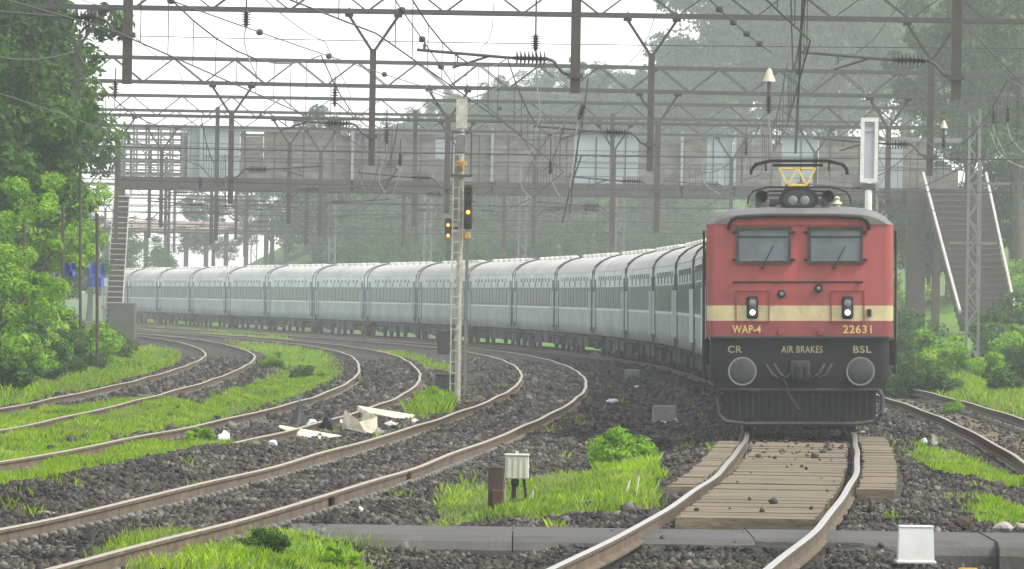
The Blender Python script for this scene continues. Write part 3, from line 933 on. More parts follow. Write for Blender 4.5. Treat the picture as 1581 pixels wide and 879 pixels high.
    # folded rear pantograph
    rp = MB().box((0, L - 3, 3.84), (1.1, 2.0, 0.08)).build('pantograph', MT['steel_rust'], R_)
    MB().tube([(-.3, L - 3.8, 3.9), (-.15, L - 1.6, 4.0), (-.1, L - 3.0, 4.2)], .03, 6).tube([(.3, L - 3.8, 3.9), (.15, L - 1.6, 4.0), (.1, L - 3.0, 4.2)], .03, 6).build('lower_arm', MT['steel_rust'], rp)
    MB().tube([(-.75, L - 3, 4.1), (-.5, L - 3, 4.24), (.5, L - 3, 4.24), (.75, L - 3, 4.1)], .022, 6).build('contact_strip', MT['black'], rp)
    return R_
build_locomotive()

# ------------------------------------------------------------------ coaches
CL = 21.5
def make_coach():
    root = empty('passenger_coach', (0, 0, 0))
    h = CL / 2
    def layer(name, a, mat, y=h):
        MB().prism(a, -y, y).build(name, mat, root, 0.6)
    w_ = 1.62
    layer('lower_side', [(-1.47, 0.85), (-w_ + .02, 1.05), (-w_, 1.3), (-w_, 1.80), (w_, 1.80), (w_, 1.3), (w_ - .02, 1.05), (1.47, 0.85)], MT['coach_low'])
    layer('waist_line', [(-w_ - .012, 1.80), (-w_ - .012, 1.875), (w_ + .012, 1.875), (w_ + .012, 1.80)], MT['coach_line'])
    layer('window_band', [(-w_, 1.875), (-w_, 2.66), (w_, 2.66), (w_, 1.875)], MT['coach_band'])
    layer('upper_side', [(-w_, 2.66), (-w_, 3.1), (-w_ + .04, 3.24), (w_ - .04, 3.24), (w_, 3.1), (w_, 2.66)], MT['coach_up'])
    layer('roof', [(-1.60, 3.24), (-1.5, 3.45), (-1.3, 3.63), (-1.0, 3.78), (-.55, 3.9), (0, 3.95), (.55, 3.9), (1.0, 3.78), (1.3, 3.63), (1.5, 3.45), (1.60, 3.24)], MT['coach_roof'])
    rb = MB()
    for e in (-1, 1):
        pr = [(-1.625, 3.0), (-1.625, 3.26), (-1.52, 3.47), (-1.31, 3.65), (-1.0, 3.8), (-.55, 3.925), (0, 3.975), (.55, 3.925), (1.0, 3.8), (1.31, 3.65), (1.52, 3.47), (1.625, 3.26), (1.625, 3.0)]
        y0 = e * (h - .09)
        rb.tube([(x, y0, z) for x, z in [(-1.635, .9)] + pr + [(1.635, .9)]], 0.028, 5)
    build_each(rb, 'end_rib', MT['steel'], root)
    vents = MB()
    for i in range(7):
        y = -7.8 + i * 2.6
        vents.bbox((0.55, y, 3.93), (0.35, 0.35, 0.16), 0.04)
        vents.bbox((-0.55, y + .6, 3.93), (0.35, 0.35, 0.16), 0.04)
    build_each(vents, 'roof_ventilator', MT['coach_roof'], root)
    win = None
    for i in range(10):
        y = -7.3 + i * 1.62
        if win is None:
            m = MB().box((0, 0, 0), (0.03, 1.2, 0.66))
            win = m.build('window', MT['coach_glass'], root)
            wi = win
            MB().box((-.01, 0, 0), (.03, 0.05, 0.66)).box((-.01, 0, .345), (.03, 1.15, .05)).box((-.01, 0, -.335), (.03, 1.15, .05)).build('window_frame', MT['coach_band'], win)
        else:
            wi = copy_tree(win, root)
        wi.location = (-w_ - .004, y, 2.27)
    sl_ = MB()
    for i in range(10):
        y = -7.3 + i * 1.62
        sl_.box((-w_ - .004, y - .2, 2.98), (.04, .55, .15))
        if i % 2 == 0:
            sl_.box((-w_ - .004, y + .25, 2.80), (.04, .22, .22))
    build_each(sl_, 'side_louvre', MT['coach_glass'], root)
    for s in (-1, 1):
        for y in (-h + 1.0, h - 1.0):
            dr = MB().box((s * (w_ + .004), y, 1.98), (0.03, 0.74, 1.96)).build('door', MT['coach_door'], root)
            mb = MB()
            for e in (-.46, .46):
                mb.tube([(s * (w_ + .06), y + e, 1.15), (s * (w_ + .06), y + e, 2.5)], .022, 5)
            build_each(mb, 'handrail', MT['coach_line'], dr)
    for s in (-1, 1):
        MB().box((0, s * (h + .3), 2.2), (1.1, 0.62, 2.1)).build('gangway', MT['under'], root)
        for x in (-.98, .98):
            MB().lathe([(.1, 0), (.1, .3), (.22, .32), (.22, .36), (0, .37)], (x, s * h, 1.05), 'Y', 12).build('buffer', MT['blackgrey'], root)
        MB().box((s * 0.0, s * (h - .05), .95), (2.9, .3, .3)).build('headstock', MT['under'], root)
    MB().box((0, 0, 0.78), (2.4, CL - 1, 0.22)).build('underframe', MT['under'], root)
    for (y, lx) in ((-1.8, 2.2), (1.6, 1.6), (3.4, 1.0)):
        build_each(MB().bbox((-.9, y, 0.55), (0.7, lx, 0.45), .03).bbox((.9, -y, 0.55), (0.7, lx, 0.45), .03), 'battery_box', MT['under'], root)
    for yc in (-7.4, 7.4):
        b = MB().box((-1.12, yc, 0.5), (0.12, 3.4, 0.22)).box((1.12, yc, 0.5), (0.12, 3.4, 0.22)).box((0, yc, 0.55), (2.2, 0.4, 0.3)).bbox((-1.2, yc, .45), (.14, .9, .35), .03).build('bogie', MT['under'], root)
        for dy in (-1.45, 1.45):
            wl = MB().tube([(-.8, yc + dy, .457), (.8, yc + dy, .457)], .08, 8)
            for s in (-1, 1):
                wl.lathe([(0, -.06), (.457, -.06), (.457, .05), (.485, .055), (.48, .075), (0, .075)], (s * .873, yc + dy, .457), 'X', 18)
            wl.build('wheelset', MT['under'], b, .5)
        for dy in (-1.45, 1.45):
            build_each(MB().bbox((-1.22, yc + dy, .46), (.14, .3, .3), .03).bbox((1.22, yc + dy, .46), (.14, .3, .3), .03), 'axle_box', MT['blackgrey'], b)
    return root
ORD = ['first', 'second', 'third', 'fourth', 'fifth', 'sixth', 'seventh', 'eighth', 'ninth', 'tenth', 'eleventh', 'twelfth', 'thirteenth', 'fourteenth', 'fifteenth', 'sixteenth', 'seventeenth', 'eighteenth', 'nineteenth', 'twentieth']
def step(d, l):
    """the path point l metres further along the main track"""
    s = 0.0
    while s < l:
        s += 0.25 * math.hypot(1, slope(d)); d += 0.25
    return d
coach = make_coach()
dcur = 117.0 + 18.4 + 0.9
for i in range(18):
    d1 = step(dcur, CL)
    a, b = P(0, dcur), P(0, d1)
    o = coach if i == 0 else copy_tree(coach)
    o.location = (a + b) / 2
    v = b - a
    cant = CANT if i < 4 else CANT * max(0, 1 - (i - 3) * .2)
    o.rotation_euler = (0, cant, -math.atan2(v.x, v.y))
    tag(o, 'grey-blue passenger coach with pale roof, %s behind the red locomotive' % ORD[i], 'train coach', 'coaches of the curving train')
    dcur = step(d1, 0.8)

# ------------------------------------------------------------------ catenary portals
def lattice(mb, a, b, h, wd, ch, lace, nb, vertical=False):
    """lattice girder between a and b: four chords and zigzag lacing; h = depth, wd = width"""
    a, b = Vector(a), Vector(b)
    t = (b - a)
    up = Vector((0, 0, 1)) if not vertical else Vector((1, 0, 0))
    sd_ = t.normalized().cross(up).normalized()
    for s in (-.5, .5):
        for e in (-.5, .5):
            o = up * h * e + sd_ * wd * s
            mb.bar(a + o, b + o, ch)
        for i in range(nb):
            p0 = a + t * (i / nb); p1 = a + t * ((i + 1) / nb)
            e = .5 if i % 2 else -.5
            mb.bar(p0 + up * h * e + sd_ * wd * s, p1 - up * h * e + sd_ * wd * s, lace)
    return mb

def insulator_mb(mb, a, b, r, n=7, core=0.03, nseg=10):
    """ribbed porcelain insulator from a to b"""
    a, b = Vector(a), Vector(b)
    L = (b - a).length
    q = (b - a).to_track_quat('Z', 'Y').to_matrix().to_4x4()
    prof = [(core, 0.0)]
    for i in range(n):
        z0 = L * (0.08 + 0.84 * i / n); z1 = L * (0.08 + 0.84 * (i + .35) / n); z2 = L * (0.08 + 0.84 * (i + .55) / n)
        prof += [(core * 1.3, z0), (r, z1), (r * .96, z2), (core * 1.3, z2 + .002)]
    prof += [(core, L)]
    t = MB().lathe(prof, n=nseg)
    return mb.add([a + q @ Vector(p) for p in t.v], t.f)

def cantilever(parent, x, z, dirn, reach, big=1.0, y=0.0):
    """bracket, ribbed insulator, tube and steady arm reaching sideways from a drop post at x"""
    s = dirn
    c = MB()
    c.tube([(x + s * .08, y, z - .32), (x + s * .25, y, z - .26), (x + s * .42, y, z - .05), (x + s * .52, y, z)], .035 * big, 6)
    c.box((x, y, z - .32), (.30, .26, .10))
    c.tube([(x + s * 1.25, y, z + .01), (x + s * reach, y, z + .14)], .034 * big, 6)
    c.tube([(x + s * 1.7, y, z + .03), (x + s * (reach - .7), y, z - .20)], .026 * big, 6)
    c.tube([(x + s * 2.3, y, z + .06), (x + s * 2.3, y, z - .09)], .015, 5)
    c.tube([(x + s * (reach - .15), y, z + .14), (x + s * (reach - .15), y, z + .26)], .03, 5)
    arm = c.build('cantilever_arm', MT['steel'], parent, 1)
    i = MB()
    insulator_mb(i, (x + s * .52, y, z), (x + s * 1.25, y, z + .01), .15, 8)
    i.build('insulator', MT['insul'], arm, .5)
    return arm

def portal(d, xl, xr, posts, label, zb=9.4, zt=10.2, rz=0.0, col=True, arms=None, heavy=1.0):
    """posts: (x, kind, z_bottom, arm direction, arm height); x in world metres"""
    root = empty('catenary_portal', (0, d, 0), rz, label, 'catenary portal', 'overhead line portals across the tracks')
    nb = max(8, int((xr - xl) / 1.0))
    lattice(MB(), (xl, 0, (zb + zt) / 2), (xr, 0, (zb + zt) / 2), zt - zb, 0.5, 0.12 * heavy, 0.034 * heavy, nb).build('lattice_beam', MT['steel'], root)
    if col:
        for x in (xl, xr):
            zg = float(gz(x, d)) - .3
            m = lattice(MB(), (x, 0, zg), (x, 0, zt), 0.42, 0.3, 0.07, 0.03, 14, True)
            m.box((x, 0, zg + .2), (.8, .7, .5))
            m.build('column', MT['galv'], root)
    for (x, kind, zbot, dirn, za) in posts:
        m = MB()
        if kind == 'Y':
            zj = zb - 1.05
            for s in (-1, 1):
                m.bar((x + s * .65, 0, zb - .12), (x + s * .03, 0, zj), .075)
                m.box((x + s * .65, 0, zb - .08), (.22, .26, .14))
                m.bar((x + s * .65, 0, zb - .04), (x + s * .65, 0, zb + .1), .05)
            m.bar((x, 0, zj + .06), (x, 0, zbot), .17, .14)
        else:
            m.bar((x, 0, zt + .2), (x, 0, zbot), .19, .16)
            m.box((x, 0, zb), (.3, .6, .12))
        post = m.build('drop_post', MT['steel_rust'], root)
        if dirn:
            cantilever(root, x, za, dirn, 3.1, 1.0)
    return root

def px_x(px, py, d):
    return at_depth(px, py, d).x
def px_z(px, py, d):
    return at_depth(px, py, d).z

D0, D1, D2, D3 = 139.0, 189.0, 239.0, 287.0
portal(D0, -15.5, 15.0, [(px_x(197, 60, D0), 'I', px_z(197, 130, D0), -1, px_z(140, 28, D0)),
                         (px_x(889, 60, D0), 'I', px_z(889, 144, D0), -1, px_z(830, 91, D0)),
                         (px_x(1477, 60, D0), 'I', px_z(1477, 154, D0), -1, px_z(1418, 94, D0))],
       'closest overhead line portal, with three thick straight drop posts hanging from above')
portal(D1, -16.3, 15.6, [(px_x(575, 150, D1), 'Y', px_z(575, 256, D1), -1, px_z(530, 191, D1)),
                         (px_x(1005, 150, D1), 'Y', px_z(1005, 265, D1), -1, px_z(960, 205, D1)),
                         (px_x(1437, 150, D1), 'Y', px_z(1437, 272, D1), -1, px_z(1392, 223, D1)),
                         (px_x(120, 110, D1), 'Y', px_z(120, 240, D1), -1, px_z(75, 180, D1))],
       'overhead line portal whose lattice beam runs along the top edge, with Y-shaped drop posts', zb=9.72, zt=10.5)
portal(D2, -16.6, 18.2, [(px_x(355, 250, D2), 'Y', px_z(355, 316, D2), 1, px_z(395, 262, D2)),
                         (px_x(1017, 280, D2), 'Y', px_z(1012, 360, D2), -1, px_z(985, 280, D2)),
                         (px_x(1380, 250, D2), 'Y', px_z(1380, 330, D2), -1, px_z(1345, 290, D2)),
                         (px_x(690, 250, D2), 'Y', px_z(690, 330, D2), -1, px_z(655, 275, D2))],
       'overhead line portal with zigzag lattice beam against the white sky, second beam from the top', zb=9.2, zt=10.0, rz=0.13)
portal(D3, -18.4, 18.6, [(px_x(183, 230, D3), 'Y', px_z(183, 290, D3), 0, 0),
                         (px_x(447, 250, D3), 'Y', px_z(447, 346, D3), 1, px_z(480, 292, D3)),
                         (px_x(705, 250, D3), 'Y', px_z(705, 345, D3), -1, px_z(660, 300, D3)),
                         (px_x(948, 250, D3), 'Y', px_z(948, 378, D3), -1, px_z(905, 318, D3)),
                         (px_x(1260, 250, D3), 'Y', px_z(1260, 330, D3), 1, px_z(1300, 300, D3))],
       'overhead line portal just before the footbridge, third beam from the top', zb=9.3, zt=10.1, rz=0.04)
far_names = ['hazy overhead line portal first behind the footbridge', 'hazy overhead line portal second behind the footbridge',
             'hazy overhead line portal third behind the footbridge', 'hazy overhead line portal fourth behind the footbridge', 'hazy overhead line portal fifth behind the footbridge, faintest of all']
portal(318.0, -20.2, 16.5, [(px_x(x, 270, 318), k_, px_z(x, z_, 318), a_, px_z(x, z_ - 55, 318)) for x, k_, z_, a_ in ((250, 'Y', 352, 1), (335, 'I', 372, -1), (495, 'Y', 366, 1), (640, 'I', 350, -1), (825, 'Y', 378, 1), (945, 'I', 380, -1), (1130, 'Y', 340, -1))],
       'overhead line portal close against the brown footbridge, fourth beam from the top', zb=9.6, zt=10.3, rz=0.05)
for i, d in enumerate((360, 395, 432, 480, 528)):
    m = float(M(d))
    posts = []
    for k, u in enumerate((-17.0, -12.2, -7.4, -2.5, 2.6)):
        if u < 3:
            posts.append((m + u, 'Y' if (k + i) % 2 else 'I', 4.7 + .5 * ((k * 3 + i) % 3), 1 if k % 2 else -1, 6.6))
    portal(d, m - 20.0, m + 8.5, posts, far_names[i], rz=0.10)

# ------------------------------------------------------------------ overhead wires, one catenary per track
PD = [45, 92, D0, D1, D2, D3, 318, 360, 395, 432, 480, 528, 575]
wl_names = {'main': 'overhead wires over the locomotive and its train', 'third': 'overhead wires over the rusty track beside the train',
            'second': 'overhead wires over the half sunken track in the grass', 'first': 'overhead wires over the track along the leafy bank',
            'right': 'overhead wires over the sandy track on the far side of the locomotive'}
for k in ('main', 'third', 'second', 'first', 'right'):
    T = empty('overhead_wires', P(0, 100, 6), 0, wl_names[k], 'overhead wires', 'overhead line wires above the tracks')
    o = Vector(T.location)
    cat, con, drp = MB(), MB(), MB()
    cpts, tpts = [], []
    for i in range(len(PD) - 1):
        a, b = PD[i], PD[i + 1]
        sa, sb = (0.2 if i % 2 else -0.2), (-0.2 if i % 2 else 0.2)
        pa = P(float(smooth_off(k, a)) + sa, a, ZT[k]); pb = P(float(smooth_off(k, b)) + sb, b, ZT[k])
        n = 10
        for j in range(n):
            f = j / n
            p = pa.lerp(pb, f)
            zc = ZT[k] + 6.85 - 0.75 * (1 - (2 * f - 1) ** 2)
            cpts.append(Vector((p.x, p.y, zc)) - o)
            tpts.append(Vector((p.x, p.y, ZT[k] + 5.55)) - o)
            if j > 0:
                drp.tube([Vector((p.x, p.y, zc)) - o, Vector((p.x, p.y, ZT[k] + 5.55)) - o], .007, 4, cap=False)
    cat.tube(cpts, .013, 5).build('catenary_wire', MT['wire'], T)
    con.tube(tpts, .012, 5).build('contact_wire', MT['wire'], T)
    build_each(drp, 'dropper', MT['wire'], T)

# cross-span wires carried along the portals
cross = [(D1, 9.05, .012), (D1, 6.1, .016), (D2, 8.2, .016), (D2, 6.0, .016), (D3, 7.6, .018), (D3, 6.0, .018), (302, 8.6, .014), (302, 7.1, .014), (302, 5.6, .014), (330, 9.0, .015), (330, 8.0, .015), (330, 6.6, .015), (330, 5.4, .015), (384, 8.6, .022), (384, 6.9, .022), (384, 5.7, .022), (432, 8.9, .024), (432, 7.2, .024), (432, 6.0, .024), (480, 8.2, .026), (480, 6.6, .026), (528, 8.8, .028), (528, 7.4, .028), (528, 5.9, .028)]
for d, z, r in cross:
    m = float(M(d)) if d > 335 else 0
    xl = -18 if d <= 335 else m - 20
    xr = 17 if d <= 335 else m + 8.5
    pts = [((xl + (xr - xl) * f), d, z - .12 * math.sin(PI * f)) for f in np.linspace(0, 1, 12)]
    tag(MB().tube(pts, r, 5).build('span_wire', MT['wire']), 'thin cross-span wire stretched sideways between portal columns', 'span wire', 'cross-span wires')

# feeder wires running along the tracks on the portal heads
for u, z in ((-17.2, 9.7), (-11.4, 8.9), (-7.0, 10.6), (-2.6, 9.9), (2.2, 8.6), (6.8, 9.6)):
    pts = []
    for i in range(len(PD) - 1):
        for f in (0, .25, .5, .75):
            d = PD[i] + (PD[i + 1] - PD[i]) * f
            if d > 130: pts.append(P(u, d, z - 1.3 * f * (1 - f)))
    tag(MB().tube(pts, .012, 5).build('line_wire', MT['wire']), 'thin wire running lengthwise over the tracks on the portal heads', 'line wire', 'lengthwise wires on the portal heads')
# slanting feeder wires high up
def feeder(a, b, sag, lab, beads=0, r=.013):
    a, b = Vector(a), Vector(b)
    pts = [a.lerp(b, f) - Vector((0, 0, sag * 4 * f * (1 - f))) for f in np.linspace(0, 1, 16)]
    mb = MB().tube(pts, r, 5)
    for i in range(1, beads + 1):
        p = pts[int(15 * i / (beads + 1))]
        mb.bbox(p, (.13, .16, .12), .03)
    return tag(mb.build('feeder_wire', MT['wire']), lab, 'feeder wire')
feeder(at_depth(180, -30, 112), at_depth(815, 178, D2), .15, 'slanting feeder wire with small clamps crossing the white sky', 7)
feeder(at_depth(596, -20, 130), at_depth(708, 142, 148), .0, 'taut dark wire slanting down to the top of the signal mast', 3)
feeder(at_depth(1088, -8, 125), at_depth(1192, 82, D0), .05, 'beaded wire slanting down to the arm above the locomotive', 4)
feeder(at_depth(1240, -10, 126), at_depth(1228, 236, 139), .0, 'thick dark wire bundle hanging straight above the locomotive', 1, .028)
feeder(at_depth(1221, -10, 126), at_depth(1224, 110, 139), .0, 'thin wire hanging beside the thick bundle above the locomotive', 0, .015)
feeder(at_depth(1500, 50, D0), at_depth(1600, 150, D0), .0, 'pale stay wire slanting past the thick drop post near the tall trees', 0, .016)

# hanging insulators with rods and pale jumper loops
def hanger(px, py, d, ztop, L, r, label, tail=None, bell=0.0, tilt=0.0):
    c = at_depth(px, py, d)
    root = empty('hanging_insulator', c, 0, label, 'hanging insulator', 'hanging insulators and jumpers')
    m = MB()
    insulator_mb(m, (-tilt * L / 2, 0, L / 2), (tilt * L / 2, 0, -L / 2), r, 6)
    m.build('insulator_body', MT['insul'], root, .5)
    if bell:
        b = MB().lathe([(q * bell, L / 2 + .27 + e * bell) for q, e in ((.02, .35), (.06, .31), (.10, .18), (.16, .03), (.17, 0), (.05, 0))], n=14)
        b.build('bell', MT['bell'], root, .6)
        MB().tube([(0, 0, L / 2), (0, 0, L / 2 + .3)], .05, 6).build('rod', MT['steel'], root)
    else:
        MB().tube([(-tilt * L / 2, 0, L / 2), (-tilt * L, 0, ztop - c.z)], .018, 5).build('rod', MT['wire'], root)
    if tail:
        pts = [at_depth(x, y, d) - c for x, y in tail]
        pts = [Vector((tilt * L / 2, 0, -L / 2))] + pts
        MB().tube(catmull(pts), .014, 6).build('jumper', MT['jumper'], root, 1)
    return root
def catmull(p, n=5):
    p = [Vector(q) for q in p]
    out = []
    for i in range(len(p) - 1):
        p0, p1, p2, p3 = p[max(i - 1, 0)], p[i], p[i + 1], p[min(i + 2, len(p) - 1)]
        for k in range(n):
            t = k / n
            out.append(0.5 * (2 * p1 + (p2 - p0) * t + (2 * p0 - 5 * p1 + 4 * p2 - p3) * t * t + (3 * p1 - p0 - 3 * p2 + p3) * t ** 3))
    return out + [p[-1]]
hanger(380, 29, D0, 9.4, .34, .10, 'hanging insulator high in the white sky, its rod leaving the top edge', [(377, 62), (384, 90), (398, 120)])
hanger(827, 66, D0, 9.4, .32, .10, 'hanging insulator just above the ribbed insulator of the middle thick post', [(828, 100), (830, 140), (834, 175), (826, 205)])
hanger(517, 150, D1, px_z(517, 118, D1), .5, .11, 'hanging insulator under the laced beam, between the sky and a round treetop', [(518, 176), (518, 188)])
hanger(178, 137, D1, px_z(178, 105, D1), .5, .11, 'hanging insulator at the edge of the leafy tree crown', [(177, 160), (176, 172)])
hanger(898, 172, 170, px_z(905, 120, 170), .42, .11, 'hanging insulator tilted below the end of the middle thick post, with two jumpers', [(890, 200), (886, 240), (880, 290)], tilt=-.35)
hanger(1187, 160, 160, 9.0, .45, .09, 'bell-topped insulator standing up against the dark trees beside the locomotive roof', [(1187, 190), (1190, 215), (1192, 240)], bell=.85)
hanger(1457, 222, D1, 9.0, .28, .08, 'bell-topped insulator on the bracket beside the pale drop post near the white panel', [(1448, 236), (1440, 238)], bell=.6)
hanger(1534, 179, 200, px_z(1540, 140, 200), .45, .10, 'first of two dark hanging insulators side by side, the one with the longer jumper', [(1534, 200), (1545, 225), (1552, 240)])
hanger(1556, 176, 200, px_z(1556, 140, 200), .45, .10, 'second of two dark hanging insulators side by side, closer to the picture edge', [(1556, 196), (1562, 215), (1590, 245)])
hanger(597, 208, D1, px_z(597, 170, D1), .5, .10, 'hanging insulator close beside a Y-shaped post, with a white jumper down to the footbridge', [(596, 235), (588, 262), (585, 280), (595, 298)])
hanger(618, 246, D1 + 20, px_z(618, 215, D1 + 20), .4, .10, 'hanging insulator before the brown footbridge wall, a white jumper curling below', [(617, 268), (610, 290), (606, 300)])
hanger(850, 258, D1 + 10, px_z(848, 215, D1 + 10), .4, .09, 'short hanging insulator before the footbridge with a long pale jumper', [(851, 278), (862, 300), (870, 308)])
hanger(1152, 228, D1 + 30, px_z(1155, 195, D1 + 30), .5, .10, 'slim hanging insulator before the pale blue bridge sheeting', [(1152, 250), (1148, 270)])
for i, (pts, d, lab) in enumerate([
        ([(822, 230), (812, 245), (804, 262), (806, 290), (822, 308)], D1, 'pale jumper wire curving down before the footbridge, below the long arm'),
        ([(1090, 240), (1084, 262), (1090, 285), (1112, 300)], D2, 'pale looping jumper wire before the blue bridge sheeting'),
        ([(660, 140), (700, 152), (740, 148), (775, 132), (800, 112)], D0 + 5, 'pale slack jumper wire crossing above the signal mast'),
        ([(1530, 205), (1540, 232), (1560, 250), (1590, 262)], 205, 'pale slack jumper wire near the picture edge before the trees')]):
    tag(MB().tube(catmull([at_depth(x, y, d) for x, y in pts]), .014, 6).build('jumper_wire', MT['jumper'], None, 1), lab, 'jumper wire')
cc_ = at_depth(885, 290, D1)
hb = MB()
for a, b in (((905, 150), (880, 330)), ((898, 240), (868, 345)), ((900, 190), (890, 250))):
    hb.tube([at_depth(*a, D1), at_depth((a[0] + b[0]) / 2 - 3, (a[1] + b[1]) / 2, D1), at_depth(*b, D1)], .022, 5)
tag(hb.build('wire_bundle', MT['wire']), 'dark slack wires bunched below the tilted hanging insulator', 'wire bundle')

# ------------------------------------------------------------------ footbridge with stairs
BD = 345.0
FB = empty('footbridge', (0, BD, 0), 0, 'brown footbridge with pale blue sheets crossing high over all the tracks', 'footbridge')
xl, xr = px_x(187, 250, BD), px_x(1482, 250, BD)
zdeck = px_z(760, 298, BD)
ztop = px_z(760, 206, BD)
MB().box(((xl + xr) / 2, 0, zdeck + .15), (xr - xl, 2.6, .3)).box(((xl + xr) / 2, -1.32, zdeck + .2), (xr - xl, .12, .62)).box(((xl + xr) / 2, 1.32, zdeck + .2), (xr - xl, .12, .62)).build('deck_girder', MT['steel_rust'], FB)
xw = px_x(280, 250, BD)
for s in (-1.25, 1.25):
    MB().box(((xl + xr) / 2, s, ztop), (xr - xl, .14, .16)).build('top_rail', MT['galv'], FB)
    mb = MB()
    for i in range(9):
        mb.box(((xl + xw) / 2, s, zdeck + .6 + i * (ztop - zdeck - .8) / 8.5), (xw - xl, .04, .055))
    for i in range(6):
        mb.box((xl + .1 + (xw - xl) * i / 5, s, (zdeck + ztop) / 2), (.09, .09, ztop - zdeck))
    mb.build('open_railing', MT['galv'], FB)
# sheets of the wall: brown ones with pale blue ones between
cuts = [280, 290, 372, 380, 408, 470, 520, 545, 620, 672, 712, 760, 800, 840, 885, 985, 1050, 1090, 1130, 1205, 1262, 1330, 1392, 1440]
blue = {1, 3, 8, 13, 15, 16, 19, 21}
mbb, mbl = MB(), MB()
for i in range(len(cuts) - 1):
    a, b = px_x(cuts[i], 250, BD), px_x(cuts[i + 1], 250, BD)
    tgt = mbl if i in (1, 9, 14, 17, 19, 21) else mbb
    z1 = ztop - .12 - (.25 if i % 3 == 0 else 0)
    z0 = zdeck + .5
    if i in (9,):
        mbb.box(((a + b) / 2, -1.2, (z0 + z0 + 1.1) / 2), (b - a - .02, .05, 1.1)); z0 += 1.1
    tgt.box(((a + b) / 2, -1.2, (z0 + z1) / 2), (b - a - .02, .05, z1 - z0))
for i in range(26):
    px = 290 + i * 45
    MB().box((px_x(px, 250, BD), -1.235, (zdeck + ztop) / 2 + .2), (.05, .03, ztop - zdeck - .6)).build('mullion', MT['steel_rust'], FB)
MB().box(((xw + xr) / 2, -1.245, zdeck + 1.55), (xr - xw, .03, .06)).build('mid_rail', MT['galv'], FB)
build_each(mbb, 'brown_sheet', MT['bridge_wall'], FB)
build_each(mbl, 'blue_sheet', MT['bridge_blue'], FB)
MB().box(((xw + xr) / 2, 1.2, zdeck + 1.0), (xr - xw, .05, 1.0)).build('rear_parapet', MT['bridge_wall'], FB)
for px in (312, 545, 760, 1052, 1133):
    MB().box((px_x(px, 250, BD), -1.33, (zdeck + ztop) / 2 + .1), (.13, .1, ztop - zdeck + .2)).build('post', MT['bridge_blue'], FB)
mb = MB()
for px in (1412,):
    x = px_x(px, 400, BD)
    for e in (-.28, .28):
        mb.box((x + e, 0, (zdeck - 1) / 2), (.2, 1.8, zdeck + 1))
build_each(mb, 'pier', MT['stair'], FB)
# stair on the leafy side: dark ribbed tower with a mossy foot
b0 = Vector((*site(195, 529, -.3), -.3))
LS = empty('bridge_stair', (0, b0.y + 4, 0), 0, 'steep brown bridge stair beside the leafy bank, on a dark mossy plinth', 'bridge stair', 'stairs of the footbridge')
d = b0.y + 4
x0, x1 = px_x(165, 400, d), px_x(188, 400, d)
zt_, zb_ = px_z(176, 300, d), px_z(176, 500, d)
ns = 24
fl = MB()
for i in range(ns):
    z = zb_ + (zt_ - zb_) * i / ns
    y = 6.0 * i / ns
    fl.box(((x0 + x1) / 2, y + .2, z + (zt_ - zb_) / ns / 2), (x1 - x0, .5, (zt_ - zb_) / ns * .96))
    fl.box(((x0 + x1) / 2, y + .16, z + (zt_ - zb_) / ns - .02), (x1 - x0 + .03, .56, .05), 1)
fl.build('flight', [MT['stair'], MT['handrail']], LS)
build_each(MB().bar((x1 + .04, -.1, zb_ - .2), (x1 + .04, 6.0, zt_ + .3), .06).bar((x0 - .04, -.1, zb_ - .2), (x0 - .04, 6.0, zt_ + .3), .06), 'stringer', MT['handrail'], LS)
MB().box(((x0 + x1) / 2 - .1, 6.3, (zt_ + 9.5) / 2), (.5, .4, 9.5 - zt_ + .6)).box((x1 + .05, 6.2, (zt_ + 9.6) / 2), (.12, .2, 9.6 - zt_)).build('stair_post', MT['stair'], LS)
px0, px1 = px_x(182, 500, b0.y), px_x(208, 500, b0.y)
MB().bbox(((px0 + px1) / 2 - .25, -3.2, (b0.z + px_z(195, 468, b0.y)) / 2 - .2), (px1 - px0 + .5, 1.6, px_z(195, 468, b0.y) - b0.z + .4), .03).build('plinth', MT['darkconc'], LS)

# stair on the wooded side
RS = empty('bridge_stair', (0, BD - 2, 0), 0, 'wide brown bridge stair with pale sloping handrails among the bushes behind the locomotive', 'bridge stair', 'stairs of the footbridge')
def stair_flight(pxa0, pxa1, pya, pxb0, pxb1, pyb, da, db, root):
    A0, A1 = at_depth(pxa0, pya, da), at_depth(pxa1, pya, da)
    B0, B1 = at_depth(pxb0, pyb, db), at_depth(pxb1, pyb, db)
    o = Vector(root.location)
    n = 22
    m = MB()
    for i in range(n):
        f0, f1 = i / n, (i + 1) / n
        p, q = B0.lerp(A0, f0) - o, B1.lerp(A1, f0) - o
        r, t = B0.lerp(A0, f1) - o, B1.lerp(A1, f1) - o
        h = Vector((0, 0, r.z - p.z))
        m.add([p, q, q + h, p + h, Vector((p.x, r.y, r.z)), Vector((q.x, r.y, r.z)), p + Vector((0, .3, -.35)), q + Vector((0, .3, -.35))],
              [(0, 1, 2, 3), (3, 2, 5, 4), (0, 3, 4, 6), (1, 7, 5, 2), (0, 6, 7, 1), (6, 4, 5, 7)])
        m.add([p + h + Vector((0, -.05, -.05)), q + h + Vector((0, -.05, -.05)), q + h + Vector((0, -.05, .01)), p + h + Vector((0, -.05, .01)), p + h + Vector((0, .1, -.05)), q + h + Vector((0, .1, -.05)), q + h + Vector((0, .1, .01)), p + h + Vector((0, .1, .01))],
              [(0, 1, 2, 3), (7, 6, 5, 4), (0, 4, 5, 1), (1, 5, 6, 2), (2, 6, 7, 3), (3, 7, 4, 0)], 1)
    m.build('flight', [MT['stair'], MT['concrete']], root)
    for (a, b) in ((A0, B0), (A1, B1)):
        MB().bar(b - o + Vector((0, 0, .55)), a - o + Vector((0, 0, .75)), .11, .16).build('handrail', MT['handrail'], root)
